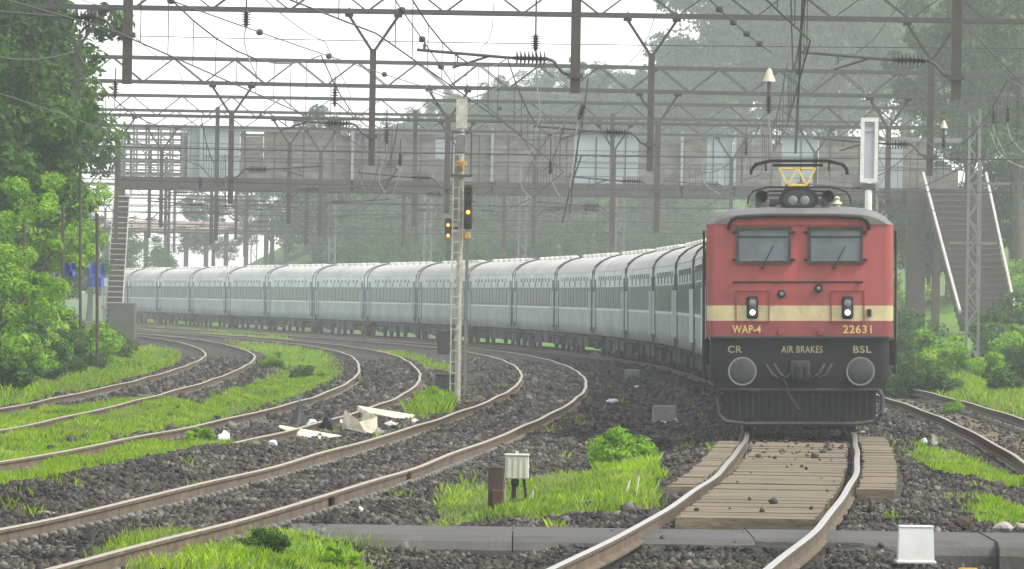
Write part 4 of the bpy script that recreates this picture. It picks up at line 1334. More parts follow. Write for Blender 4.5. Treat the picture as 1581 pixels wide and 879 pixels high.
stair_flight(1425, 1522, 292, 1482, 1568, 500, BD - 2, BD - 20, RS)
mb = MB()
for px, wd in ((1414, .9), (1446, .35)):
    x = px_x(px, 400, BD - 2)
    mb.box((x, .3, 3.0), (wd, .8, 9.5))
build_each(mb, 'stair_pier', MT['stair'], RS)
LP2 = empty('lattice_pole', on_ground(1500, 580), 0, 'pale lattice pole standing in the grass beside the wide bridge stair', 'lattice pole')
z1 = px_z(1500, 250, LP2.location.y) - LP2.location.z
lattice(MB(), (0, 0, -.3), (0, 0, z1), .40, .3, .07, .03, 16, True).build('lattice_shaft', MT['galv'], LP2)
MB().box((0, 0, .2), (.6, .5, .8)).build('footing', MT['concrete'], LP2)
MB().box((0, 0, z1 * .62), (1.6, .08, .08)).box((.5, 0, z1 * .9), (1.4, .08, .08)).build('cross_arm', MT['galv'], LP2)

# long hazy platform roof far beyond the bridge
PR = empty('platform_roof', (0, 620, 0), 0, 'long hazy brownish platform roof far beyond the footbridge', 'platform roof')
a, b = px_x(150, 350, 620), px_x(520, 350, 620)
za, zb2 = px_z(300, 342, 620), px_z(300, 355, 620)
MB().prism([(-4, zb2), (0, za), (4, zb2), (4, zb2 - .3), (-4, zb2 - .3)], a, b, axis='X').build('roof_sheet', surf('old_brown_roof', (.24, .17, .15), .8), PR)
mb = MB()
for i in range(12):
    x = a + (b - a) * (i + .5) / 12
    mb.box((x, -1, zb2 / 2 - .5), (.4, .4, zb2 + 1))
build_each(mb, 'roof_column', MT['galv'], PR)

# ------------------------------------------------------------------ signals
def signal_mast():
    g = on_ground(706, 624)
    d = g.y
    R_ = empty('signal_mast', g, 0, 'tall yellowish white signal mast with ladder and caged top, beside the rusty track', 'signal mast')
    top = px_z(710, 160, d) - g.z
    L = lambda px, py: at_depth(px, py, d) - g
    xm = L(707, 400).x
    MB().tube([(0, 0, -.3), (0, 0, top * .5), (.02, 0, top)], [.075, .07, .055], 10).build('mast', MT['mast'], R_, .8)
    ld = MB()
    for e in (-.17, .06):
        ld.bar((e, -.22, .3), (e, -.22, top * .82), .03)
    n = 22
    for i in range(n):
        ld.bar((-.17, -.22, .45 + i * top * .8 / n), (.06, -.22, .45 + i * top * .8 / n), .02)
    ld.build('ladder', MT['mast'], R_)
    MB().bar((.17, .1, .2), (.17, .1, top * .58), .07).build('cable_duct', MT['galv'], R_)
    # cage
    z0, z1 = L(708, 272).z, L(708, 205).z
    cg = MB()
    for x in (-.21, .23):
        for y in (-.35, .2):
            cg.bar((x, y, z0), (x, y, z1), .03)
    for z in (z0, z1):
        cg.bar((-.21, -.35, z), (.23, -.35, z), .03).bar((-.21, .2, z), (.23, .2, z), .03).bar((-.21, -.35, z), (-.21, .2, z), .03).bar((.23, -.35, z), (.23, .2, z), .03)
    cage = cg.build('cage', MT['steel'], R_)
    MB().box((.02, -.05, z0 + .02), (.5, .6, .03)).build('platform', MT['steel'], cage)
    MB().bbox((.0, -.1, z1 - .25), (.24, .16, .42), .02).build('cage_box', MT['galv'], R_)
    MB().lathe([(.05, z0 + .1), (.13, z0 + .25), (.14, z0 + .32), (.03, z0 + .36)], (.0, -.12, 0), n=12).build('lamp_hood', MT['ochre'], R_)
    MB().box((.0, .0, top - .22), (.26, .12, .7)).build('top_board', MT['mast'], R_)
    # main head with one lit amber lens
    hx = L(723, 320)
    MB_ = MB().bbox((hx.x, -.12, hx.z), (.19, .2, 1.02), .03)
    hd = MB_.build('signal_head', MT['black'], R_)
    for i, zz in enumerate((.36, .12, -.12, -.36)):
        c = (hx.x, -.24, hx.z + zz)
        MB().lathe([(.075, -.03), (.08, -.16), (.07, -.16), (.065, -.03)], (c[0], c[1] + .05, c[2]), 'Y', 14).build('hood', MT['black'], hd, .6)
        a = at_depth(721, 326, d) - g
        lit = abs(c[2] - a.z) < .125
        MB().lathe([(0, -.035), (.038, -.03), (.046, 0)], (c[0], -.22, c[2]), 'Y', 14).build('lamp', MT['amber'] if lit else MT['coach_glass'], hd)
    MB().bbox((hx.x - .02, -.1, hx.z - .66), (.16, .18, .18), .03).build('junction_case', MT['ochre'], R_)
    # small side head with two lamps
    h2 = L(692, 352)
    s = MB().bbox((h2.x, -.12, h2.z), (.14, .16, .44), .03).bar((h2.x, -.1, h2.z), (0, 0, h2.z), .05).build('side_head', MT['brown'], R_)
    for py in (348, 364):
        q = L(692, py)
        MB().lathe([(0, -.24), (.032, -.235), (.04, -.2)], (q.x, 0, q.z), 'Y', 12).build('lamp', MT['amber_dim'], s)
    MB().box((h2.x, -.05, h2.z - .5), (.1, .1, .5)).build('side_bracket', MT['galv'], R_)
    return g
SG = signal_mast()
def case(name, px, py, wpx, hpx, mat, lab, cat, dd=.45, legs=0.0, roof=True, y_off=0.0):
    g = on_ground(px, py)
    k = 11000.0 / g.y
    R_ = empty(name, g, 0, lab, cat)
    wd, h = wpx / k, hpx / k
    MB().bbox((0, 0, legs + (h - legs) / 2), (wd, dd, h - legs), min(.03, wd * .06)).build('cabinet', mat, R_)
    if roof:
        MB().bbox((0, 0, h + .02), (wd * 1.1, dd * 1.12, .05), .012).build('lid', mat, R_)
    MB().box((0, -dd / 2 - .006, legs + (h - legs) * .5), (wd * .8, .012, (h - legs) * .8)).build('cabinet_door', mat, R_)
    MB().box((wd * .28, -dd / 2 - .02, legs + (h - legs) * .5), (.02, .03, .08)).build('latch', MT['galv'], R_)
    if legs:
        m = MB()
        for e in (-.35, .35):
            m.box((wd * e, 0, legs / 2), (.05, dd * .8, legs + .1))
        build_each(m, 'foot', MT['steel'], R_)
    return R_
case('relay_case', 688, 618, 30, 32, MT['blackgrey'], 'dark relay case standing at the foot of the signal mast', 'relay case')
case('relay_case', 686, 548, 22, 34, MT['black'], 'small black relay case behind the signal mast, close to the coaches', 'relay case')
case('concrete_block', 1026, 660, 38, 34, MT['blockgrey'], 'square grey concrete block standing in the ballast beside the locomotive', 'concrete block', .4, 0, False)
case('concrete_block', 976, 585, 24, 14, MT['blockgrey'], 'low flat concrete block in the dark ballast beside the coaches', 'concrete block', .4, 0, False)

# white panel on a post behind the locomotive
d = 176.0
c = at_depth(1342, 232, d)
WP = empty('indicator_panel', (c.x, d, 0), 0, 'white framed upright indicator panel on a post behind the locomotive roof', 'indicator panel')
hw, hh = 13.5 / 62.5, 50 / 62.5
fr = MB()
for s in (-1, 1):
    fr.box((s * (hw - .045), 0, c.z), (.09, .14, hh * 2)).box((0, 0, c.z + s * (hh - .05)), (hw * 2 - .18, .14, .10))
fr.build('panel_frame', MT['white'], WP)
MB().box((0, .01, c.z - .04), (hw * 2 - .18, .08, hh * 2 - .2)).build('panel_face', MT['lavender'], WP)
MB().box((0, -.04, c.z + .45), (hw * 2 - .2, .03, .03)).box((0, -.04, c.z + .62), (hw * 2 - .2, .03, .05)).build('panel_bar', MT['galv'], WP)
MB().bbox((0, 0, c.z - hh - .1), (.34, .2, .16), .02).build('panel_base', MT['steel'], WP)
MB().tube([(0, 0, -.5), (0, 0, c.z - hh)], .09, 10).build('post', MT['white'], WP, .8)

# ------------------------------------------------------------------ track-side boxes
g = on_ground(797, 790)
k = 11000.0 / g.y
TB = empty('point_box', g, 0, 'white metal point box on black legs, rising from the grass mound beside a brown stump', 'point box')
wd = 37 / k; h1 = 84 / k; h0 = 48 / k
MB().bbox((0, 0, (h0 + h1) / 2), (wd, .2, h1 - h0), .012).build('box_body', MT['boxwhite'], TB)
MB().bbox((0, 0, h1 + .008), (wd * 1.06, .23, .025), .008).box((0, 0, h1 + .03), (.04, .04, .04)).build('lid', MT['boxwhite'], TB)
rb = MB()
for i in range(4):
    rb.box((wd * (-.36 + i * .24), -.104, (h0 + h1) / 2 - .01), (.015, .014, (h1 - h0) * .86))
rb.build('body_rib', MT['boxwhite'], TB)
MB().bbox((-.02, -.02, h0 - .04), (.09, .1, .09), .02).bar((-.03, 0, h0), (-.03, 0, .02), .05).bar((.08, 0, h0), (.12, 0, .02), .03).bbox((.06, 0, .07), (.30, .2, .11), .02).build('leg', MT['black'], TB)
MB().box((-wd / 2 + .012, -.02, .12 + h0 / 2), (.018, .03, h0)).box((wd / 2 + .05, -.02, .08), (.018, .03, .3)).build('stay', MT['boxwhite'], TB)
g = on_ground(765, 799)
k = 11000.0 / g.y
mb = MB().bbox((0, 0, 42 / k - .05), (24 / k, .14, 84 / k + .1), .012).bbox((.02, -.1, 24 / k), (18 / k, .08, 48 / k), .01)
tag(mb.build('iron_stump', MT['brown'], None, 0, g), 'old brown iron stump standing upright beside the white point box', 'iron stump')

g = on_ground(1413, 885)
k = 11000.0 / g.y
JB = empty('track_box', g, 0, 'white track box with flared lip standing on grey conduits at the bottom edge', 'track box')
z0, z1 = 24 / k, 75 / k
wt, wb = 52 / k / 2, 56 / k / 2
MB().add([(-wb, -.14, z0), (wb, -.14, z0), (wb, .14, z0), (-wb, .14, z0), (-wt, -.11, z1), (wt, -.11, z1), (wt, .11, z1), (-wt, .11, z1)],
         [(0, 3, 2, 1), (4, 5, 6, 7), (0, 1, 5, 4), (1, 2, 6, 5), (2, 3, 7, 6), (3, 0, 4, 7)]).build('box_body', MT['white'], JB)
MB().bbox((0, 0, z0 - .015), (wb * 2.2, .33, .03), .008).build('lip', MT['white'], JB)
MB().bbox((0, 0, z1 + .006), (wt * 2.06, .235, .018), .006).build('lid', MT['white'], JB)
for e in (-.10, -.03, .05, .11):
    MB().tube([(e, -.02, -.25), (e, -.02, z0 - .02)], .02, 8).build('conduit', MT['galv'], JB)
MB().box((0, .05, z0 / 2 - .1), (.3, .06, z0)).build('back_plate', MT['black'], JB)
g = on_ground(1494, 892)
k = 11000.0 / g.y
mb = MB().bbox((0, 0, 15 / k), (30 / k, .1, 36 / k), .01).lathe([(.0, -.062), (.05, -.06), (.055, -.04)], (0, 0, 22 / k), 'Y', 12)
tag(mb.build('marker_peg', MT['ochre'], None, .6, g), 'small ochre marker peg at the bottom edge near the white track box', 'marker peg')

# ------------------------------------------------------------------ rubbish
def sheet(pts, t, mat, name='cardboard'):
    """folded sheet: list of quads in metres, thickened"""
    mb = MB()
    for q in pts:
        q = [Vector(p) for p in q]
        n = (q[1] - q[0]).cross(q[3] - q[0]).normalized() * t
        mb.add(q + [p + n for p in q], [(0, 1, 2, 3), (7, 6, 5, 4), (0, 4, 5, 1), (1, 5, 6, 2), (2, 6, 7, 3), (3, 7, 4, 0)])
    return mb
def card(px, py, quads, lab, cat='cardboard', mat='card', name='cardboard_sheet', group='cardboard rubbish dumped by the track'):
    g = on_ground(px, py)
    k = 11000.0 / g.y
    q3 = [[((x - px) / k, dy, max((py - y) / k, -.05)) for x, y, dy in q] for q in quads]
    o = sheet(q3, .012, mat).build(name, MT[mat], None, 0, g)
    return tag(o, lab, cat, group)
card(600, 648, [[(552, 627, 0), (640, 640, .1), (639, 650, .0), (566, 636, -.5)], [(552, 627, 0), (566, 636, -.5), (560, 662, -.5), (548, 655, .1)]], 'long flattened cream box flap, biggest sheet of the rubbish heap')
card(560, 664, [[(548, 650, -.1), (582, 640, -.15), (583, 664, -.3), (553, 668, -.25)], [(582, 640, -.15), (562, 630, .5), (556, 655, .5), (583, 664, -.3)]], 'pale open carton beside the long flap', 'carton')
card(540, 668, [[(532, 634, -.1), (556, 652, -.4), (566, 668, -.45), (536, 662, -.2)], [(532, 634, -.1), (536, 662, -.2), (528, 664, .3), (529, 640, .3)]], 'yellowish standing cardboard piece in the middle of the heap')
card(505, 668, [[(504, 642, -.1), (520, 664, -.4), (528, 670, .1), (510, 648, .3)], [(504, 642, -.1), (492, 660, .3), (508, 670, -.2), (520, 668, -.4)]], 'dark tilted box with a pale edge', 'box', 'black', 'dark_box')
card(530, 671, [[(528, 662, -.1), (542, 670, -.1), (534, 673, -.4), (520, 671, -.3)]], 'black flattened scrap before the yellowish cardboard', 'scrap', 'black', 'dark_scrap')
card(490, 676, [[(432, 657, -.2), (470, 664, -.2), (528, 671, -.5), (484, 677, -1.2)], [(432, 657, -.2), (484, 677, -1.2), (483, 680, -1.25), (431, 660, -.25)]], 'flat cream cardboard lying on the grass edge')
card(565, 630, [[(553, 640, .2), (566, 627, .2), (572, 634, -.2), (560, 648, -.2)]], 'black scrap leaning behind the pale carton', 'scrap', 'black', 'dark_scrap')
g = on_ground(462, 660)
k = 11000.0 / g.y
hgt = 44 / k
vs = [(0, 0, hgt)]
nn = 10
for i in range(nn):
    a = 2 * PI * i / nn
    r = (.21 if i % 2 else .14) + random.uniform(-.02, .03)
    vs.append((r * math.cos(a), r * math.sin(a), 0))
    vs.append((r * .42 * math.cos(a + .1), r * .42 * math.sin(a + .1), hgt * .5))
mb = MB().add(vs, [(0, 2 + 2 * i, 2 + 2 * ((i + 1) % nn)) for i in range(nn)] + [(2 + 2 * i, 1 + 2 * i, 1 + 2 * ((i + 1) % nn), 2 + 2 * ((i + 1) % nn)) for i in range(nn)])
tag(mb.build('folded_tarpaulin', MT['tarp'], None, 0, g), 'dark pointed tarpaulin standing like a closed umbrella beside the cardboard', 'tarpaulin')

def lump(px, py, wpx, hpx, mat, name, lab, cat, group=None, depth=None):
    """crumpled lump"""
    g = on_ground(px, py)
    k = 11000.0 / g.y
    import bmesh
    bm = bmesh.new()
    bmesh.ops.create_icosphere(bm, subdivisions=2, radius=1)
    for v in bm.verts:
        v.co *= 1 + random.uniform(-.28, .28)
        v.co.x *= wpx / k / 2; v.co.y *= depth or min(wpx / k / 2, .3); v.co.z = v.co.z * hpx / k / 2 + hpx / k * .4
    me = bpy.data.meshes.new(name)
    bm.to_mesh(me); bm.free()
    me.materials.append(MT[mat])
    o = bpy.data.objects.new(name, me)
    COL.objects.link(o)
    o.location = g
    return tag(o, lab, cat, group)
lump(345, 690, 20, 28, 'bag', 'plastic_bag', 'white plastic bag leaning against the half sunken rail in the grass', 'plastic bag')
lump(421, 692, 14, 13, 'bag', 'plastic_bag', 'small white plastic bag at the grass edge before the cardboard heap', 'plastic bag')
lump(482, 662, 16, 16, 'bag', 'plastic_bag', 'crumpled white bag between the dark tarpaulin and the dark box', 'plastic bag')
lump(521, 658, 14, 14, 'bag', 'plastic_bag', 'white crumpled bag behind the dark tilted box', 'plastic bag')
lump(585, 668, 16, 14, 'rubble', 'rubble_lump', 'dusty rubble lump in front of the pale carton', 'rubble')
lump(622, 662, 16, 9, 'blackbag', 'black_bag', 'small black bag scrap beside the end of the long cream flap', 'plastic bag')
lump(640, 655, 12, 8, 'bag', 'plastic_bag', 'small white scrap at the free end of the long cream flap', 'plastic bag')
lump(604, 660, 20, 10, 'bag', 'plastic_bag', 'white crumpled wrapper under the long cream flap', 'wrapper')
lump(686, 634, 30, 8, 'bag', 'plastic_sheet', 'white plastic sheet lying beside the foot of the signal mast', 'plastic sheet')
lump(1425, 690, 12, 15, 'bag', 'plastic_bag', 'white scrap bag before the grass tuft beside the sandy track', 'plastic bag')
lump(1441, 690, 14, 20, 'rubble', 'rubble_lump', 'brown rubble lump beside the white scrap bag near the sandy track', 'rubble')
lump(1548, 820, 32, 20, 'rubble', 'rubble_lump', 'pale broken rubble lump beyond the white track box', 'rubble')
lump(1574, 820, 22, 14, 'rubble', 'rubble_lump', 'pale flat rubble piece at the picture edge, beyond the white track box', 'rubble')
lump(1487, 818, 26, 20, 'brown', 'dark_clod', 'dark clod of earth beside the pale rubble', 'clod')
lump(556, 790, 9, 9, 'bag', 'white_stone', 'small white stone beside the rail joint of the rusty track', 'stone')
lump(70, 797, 32, 8, 'rubble', 'rubble_lump', 'pale flat stone lying in front of the grass by the rail', 'stone')
lump(918, 552, 16, 9, 'bag', 'plastic_sheet', 'white litter scrap lying beside the train in the dark ballast', 'litter')
lump(1043, 656, 6, 14, 'bag', 'plastic_sheet', 'white strip of plastic leaning on the square concrete block', 'plastic strip')
for i, (px, py, a, b) in enumerate([(1000, 684, 8, 6), (1016, 688, 8, 5), (1022, 668, 16, 5), (1332, 672, 8, 7), (1510, 727, 12, 6), (1487, 670, 9, 6), (945, 625, 22, 8), (985, 600, 12, 5)]):
    lump(px, py, a, b, 'bag', 'litter_scrap', 'tiny white scrap of litter lying in the ballast', 'litter', 'tiny white litter scraps')
lump(48, 558, 34, 26, 'blackbag', 'black_bag', 'black plastic bag caught in the bushes of the leafy bank', 'plastic bag')
g = at_depth(20, 440, 172); mb = MB()
for (px, py, wpx, hpx, lab) in ((22, 440, 30, 16, 'blue tarpaulin scrap deep in the leaves, near the picture edge'), (106, 416, 20, 20, 'small blue tarpaulin scrap hanging in the leaves, before the bridge stair'), (148, 425, 26, 36, 'faded blue sheet hanging in the bushes close to the bridge stair')):
    dd_ = 200 if px < 140 else 285
    c = at_depth(px, py, dd_); k = 11000.0 / dd_
    m = MB()
    nx, nz = 6, 5
    vs = [((i / nx - .5) * wpx / k, .12 * math.sin(i * 2.1 + j), (j / nz - .5) * hpx / k) for j in range(nz + 1) for i in range(nx + 1)]
    m.add(vs + [(x, y + .03, z) for x, y, z in vs], [(j * (nx + 1) + i, j * (nx + 1) + i + 1, (j + 1) * (nx + 1) + i + 1, (j + 1) * (nx + 1) + i) for j in range(nz) for i in range(nx)])
    m.v = m.v[:len(vs)]
    tag(m.build('blue_tarpaulin', MT['blue'], None, 1, c), lab, 'tarpaulin')
# thin poles in the bushes of the leafy bank
for px, py0, py1, lab in ((38, 200, 560, 'thin rusty pole in the bushes, the one near the black bag'), (97, 170, 450, 'thin pole in the leaves with a blue scrap beside it'), (124, 160, 490, 'tallest thin pole on the leafy bank, close to the bridge stair'), (150, 330, 545, 'short thin pole just before the bridge stair')):
    d = 182 + (py0 % 7) * 4
    a, b = at_depth(px, py1 + 20, d), at_depth(px, py0, d)
    tag(MB().tube([(0, 0, 0), (b.x - a.x, 0, b.z - a.z)], .045, 7).build('thin_pole', MT['steel_rust'], None, .8, a), lab, 'pole')
# old pale bent pipe in the grass mound
g = on_ground(972, 768)
tag(MB().tube([(-.05, 0, 0), (-.02, 0, .12), (.0, 0, .2)], .012, 6).build('dry_stalk', MT['card'], None, 1, g), 'short pale dry stalk leaning in the grass mound', 'dry stalk')
tag(MB().tube([(.06, 0, 0.02), (.09, 0, .15), (.10, 0, .25)], .013, 6).build('dry_stalk', MT['card'], None, 1, g), 'taller upright pale dry stalk in the grass mound', 'dry stalk')

# ------------------------------------------------------------------ vegetation
def leaf_quads(c, nrm, size, rng):
    """one bent leaf (two triangles folded on the midrib) per centre"""
    n = len(c)
    t = rng.normal(size=(n, 3)); t -= nrm * (t * nrm).sum(1, keepdims=True)
    t /= np.linalg.norm(t, axis=1, keepdims=True) + 1e-9
    b = np.cross(nrm, t)
    s = size * rng.uniform(.6, 1.35, (n, 1))
    v = np.stack([c - t * s, c + b * s * .55 + nrm * s * .15, c + t * s, c - b * s * .55 + nrm * s * .15], 1).reshape(-1, 3)
    f = np.arange(n * 4).reshape(n, 4)
    return v, f
def crown_mesh(name, radii, nclump, nleaf, leaf, mat, seed, flat=.25, cr=(.12, .3)):
    rng = np.random.default_rng(seed)
    k = rng.normal(size=(nclump, 3)); k /= np.linalg.norm(k, axis=1, keepdims=True)
    rad = rng.uniform(.35, 1.0, (nclump, 1)) ** .6
    lump_ = 1 + .22 * np.sin(k[:, :1] * 3.1 + seed) + .18 * np.cos(k[:, 1:2] * 4.3 + seed * 2) + .14 * np.sin(k[:, 2:] * 5 + seed)
    cc = k * rad * lump_ * np.array(radii)
    cc[:, 2] = np.where(cc[:, 2] < 0, cc[:, 2] * (1 - flat), cc[:, 2])
    r = rng.uniform(cr[0], cr[1], (nclump, 1)) * np.mean(radii)
    idx_ = rng.integers(0, nclump, nleaf)
    d = rng.normal(size=(nleaf, 3)); d /= np.linalg.norm(d, axis=1, keepdims=True)
    rr = rng.uniform(.3, 1.0, (nleaf, 1)) ** .5
    d2 = d.copy(); d2[:, 2] *= .7
    p = cc[idx_] + d2 * rr * r[idx_]
    nm = d + rng.normal(size=(nleaf, 3)) * .5 + np.array([0, 0, .5])
    nm /= np.linalg.norm(nm, axis=1, keepdims=True)
    v, f = leaf_quads(p, nm, leaf, rng)
    return np_mesh(name, v, f, MT[mat], 4), cc
def trunk_mb(h, r, cc, seed, lean=0.3):
    rng = random.Random(seed)
    mb = MB()
    pts = [Vector((lean * math.sin(i * .9 + seed) * .3, lean * math.cos(i * 1.3) * .2, -0.5 + (h + .5) * i / 6)) for i in range(7)]
    mb.tube(pts, [r * (1.25 - .9 * i / 6) for i in range(7)], 8)
    for j in range(9):
        c = Vector(cc[rng.randrange(len(cc))]) + Vector((0, 0, h))
        i = rng.randrange(3, 6)
        a = pts[i]
        mb.tube([a, a.lerp(c, .5) + Vector((0, 0, -.05 * h)), c], [r * .4, r * .22, r * .07], 5)
    return mb
def make_tree(name, h, radii, nclump, nleaf, leaf, mat, seed, r):
    root = empty(name)
    me, cc = crown_mesh('crown', radii, nclump, nleaf, leaf, mat, seed)
    np_obj('crown', me, root, (0, 0, h))
    trunk_mb(h, r, cc, seed).build('trunk', MT['bark'], root, 1)
    return root
def plant(proto, used, x, d, sc, rz, label, cat, group, zoff=0.0, sz=1.0):
    o = proto if not used.get(proto.name) else copy_tree(proto)
    used[proto.name] = True
    o.location = (x, d, float(gz(x, d)) - .1 + zoff)
    o.scale = (sc, sc, sc * sz)
    o.rotation_euler = (0, 0, rz)
    return tag(o, label, cat, group)
used = {}
# wooded slope behind the bridge
far = [make_tree('broadleaf_tree', 9.5, (5.6, 5.4, 7.2), 80, 17000, .17, 'leaf_far', 11, .38),
       make_tree('broadleaf_tree', 11.0, (4.6, 4.8, 7.5), 66, 15000, .165, 'leaf_far', 12, .36),
       make_tree('broadleaf_tree', 8.5, (6.4, 6.0, 6.2), 90, 17000, .175, 'leaf_mid', 13, .40),
       make_tree('broadleaf_tree', 12.0, (3.8, 3.8, 6.4), 54, 12000, .165, 'leaf_far', 14, .30)]
G_FAR = 'trees on the wooded slope behind the footbridge'
spots = []
rr = random.Random(5)
# tall stand behind the locomotive, towards the picture's edge
for x, y, sc in ((13.2, 374, 1.1), (17, 368, 1.0), (21.5, 372, 1.1), (26, 366, 1.05), (30, 375, 1.1), (15.5, 392, 1.2), (20, 396, 1.25), (25, 390, 1.1), (13.5, 415, 1.25), (18.5, 422, 1.35), (23, 418, 1.25), (29, 412, 1.2), (35, 385, 1.2)):
    if x / y * 11000 + 790 < 1430:
        kk = 1.72; x, y, sc = x * kk, y * kk, sc * kk * .80
    spots.append((x, y, sc, 'tall hazy tree in the stand rising to the top edge above the locomotive', 'tall trees behind the locomotive'))
# skyline that sinks towards the open sky
for i in range(34):
    px = 520 + 590 * (i / 33) + rr.uniform(-8, 8)
    d = 660 + rr.uniform(0, 150) - 40 * (i / 33)
    ysk = np.interp(px, [480, 560, 700, 800, 910, 1000, 1060, 1130], [205, 195, 140, 115, 92, 88, 78, 60]) + rr.uniform(-6, 30)
    p = at_depth(px, ysk, d)
    spots.append((p.x, d, max(.4, (p.z - float(gz(p.x, d))) / 17.6), 'hazy tree on the wooded slope seen over the footbridge', G_FAR))
p = at_depth(497, 165, 520); spots.append((p.x, 520, p.z / 18.0, None, None))
for i in range(18):
    px = 530 + 560 * (i / 17) + rr.uniform(-12, 12)
    d = 470 + rr.uniform(0, 70)
    p = at_depth(px, rr.uniform(285, 345), d)
    if p.x < float(M(d)) + 7: continue
    spots.append((p.x, d, max(.3, (p.z - float(gz(p.x, d))) / 20.5), 'low hazy tree between the coaches and the underside of the footbridge', 'low trees behind the coaches'))
for i in range(16):
    spots.append((13.0 + i * 1.5, 372 + (i * 7) % 19, .36 + .1 * ((i * 5) % 3), 'low hazy shrub tree filling the ground under the tall trees', 'shrub trees under the tall trees'))
for i in range(64):
    px = 505 + 600 * ((i * 0.618) % 1.0)
    d = 548 + (i * 37) % 105
    p = at_depth(px, 300, d)
    if p.x < float(M(d)) + 9: continue
    spots.append((p.x, d, rr.uniform(.3, .52), 'low hazy tree on the hillside between the coaches and the footbridge', 'low trees on the hillside'))
for px in (15, 50, 85, 70):
    p = at_depth(px, 400, 335 + px % 17)
    spots.append((p.x, p.y, .42, 'small dark tree filling the back of the leafy bank near the bridge stair', 'small trees at the back of the bank'))
for i, (x, d, sc, lab, grp) in enumerate(spots):
    if lab is None:
        lab, grp = 'lone round hazy treetop standing apart against the white sky above the footbridge', None
    plant(far[i % 4] if grp != 'low trees behind the coaches' else far[2 if i % 2 else 0], used, x, d, sc, rr.uniform(0, 6.3), lab, 'tree', grp)
# hazy trees far on the other side of the train
for px, py, d, sc in ((230, 395, 600, .9), (330, 400, 640, 1.0), (420, 392, 610, 1.1), (500, 380, 590, 1.2), (140, 380, 560, 1.1), (60, 360, 520, 1.2)):
    p = at_depth(px, py, d)
    plant(far[int(px) % 3], used, p.x, d, sc * .55, px, 'faint low tree in the white haze beyond the tail of the train', 'tree', 'faint trees beyond the train tail')

# leafy bank beside the tracks
near = [make_tree('leafy_tree', 6.6, (3.3, 3.2, 4.6), 80, 24000, .10, 'leaf_mid', 21, .22),
        make_tree('leafy_tree', 7.4, (2.8, 3.0, 4.4), 66, 21000, .10, 'leaf_dark', 22, .2),
        make_tree('leafy_tree', 5.2, (2.6, 2.6, 3.6), 56, 18000, .095, 'leaf_lime', 23, .18)]
lt = [(-17.6, 262, .95, 2, 'bright young tree at the rear of the bank, right before the bridge stair'), (-16.6, 236, .85, 2, 'bright young tree half way along the bank behind the thin poles'), (-18.8, 285, 1.0, 1, 'dark small tree pressed against the bridge stair'),
      (-14.0, 178, 1.0, 0, 'leafy tree at the front of the bank, crown reaching over the thin poles'),
      (-16.3, 186, 1.15, 1, 'dark leafy tree at the picture edge behind the front bank tree'),
      (-15.4, 200, 1.12, 1, 'dark leafy tree in the middle of the bank, beside the ribbed insulator arm'),
      (-16.6, 206, 1.35, 0, 'tallest leafy tree of the bank, its top leaving the picture'),
      (-17.3, 226, 1.25, 0, 'leafy tree at the back of the bank, close to the bridge stair'),
      (-18.3, 245, 1.3, 1, 'rearmost dark leafy tree of the bank, behind the bridge stair'),
      (-14.9, 214, .82, 2, 'bright young tree leaning out from the bank before the bridge stair'),
      (-12.4, 172, .58, 2, 'bright low tree at the front foot of the leafy bank')]
for x, d, sc, i, lab in lt:
    plant(near[i], used, x, d, sc, d * 1.7, lab, 'tree', None)
def make_bush(radii, nleaf, leaf, mat, seed):
    root = empty('leafy_bush')
    me, cc = crown_mesh('foliage', radii, 26, nleaf, leaf, mat, seed, .5, (.2, .55))
    np_obj('foliage', me, root, (0, 0, radii[2] * .55))
    m = MB()
    for j in range(7):
        c = Vector(cc[j]) + Vector((0, 0, radii[2] * .55))
        m.tube([(0, 0, -.2), c * .5 + Vector((0, 0, .1)), c], [.03, .02, .008], 5)
    m.build('stem', MT['bark'], root, 1)
    return root
bush = [make_bush((1.3, 1.3, 1.1), 6500, .085, 'leaf_lime', 31), make_bush((1.0, 1.1, 1.3), 6000, .08, 'leaf_lime', 32), make_bush((1.5, 1.3, 1.0), 6500, .085, 'leaf_mid', 33)]
rb = random.Random(9)
nb_ = 0
for i in range(30):
    d = 128 + 110 * (i / 29) + rb.uniform(-3, 3)
    fo = float(M(d)) + float(smooth_off('first', d))
    for j in range(3 if d > 165 else 2):
        x = fo - 3.7 - rb.uniform(0, .8) - j * rb.uniform(1.2, 2.0)
        if at_depth(0, 300, d).x - 2 > x: continue
        plant(bush[(i + j) % 3 if j == 0 else rb.randrange(3)], used, x, d, rb.uniform(.5, .85) * (1, 1.4, 1.7)[j], rb.uniform(0, 6.3), 'bright green leafy bush on the bank beside the rusty bend', 'bush', 'bushes on the leafy bank')
for px, py, d, sc in ((1400, 585, 205, .9), (1425, 575, 206, .8), (1395, 540, 250, 1.2), (1450, 550, 246, 1.1), (1470, 560, 236, .8), (1540, 570, 222, .8), (1582, 565, 226, .9), (1582, 535, 255, 1.1), (1530, 545, 262, .9), (1387, 520, 285, 1.5), (1440, 530, 276, 1.0), (1592, 480, 275, 1.7), (1600, 590, 205, 1.0), (1388, 470, 365, 1.6), (1580, 470, 362, 1.7), (1500, 480, 365, 1.4)):
    p = at_depth(px, py, d)
    plant(bush[2 if rb.random() < .35 else rb.randrange(2)], used, p.x, d, sc * .82, rb.uniform(0, 6.3), 'green leafy bush growing around the wide bridge stair', 'bush', 'bushes around the wide bridge stair')
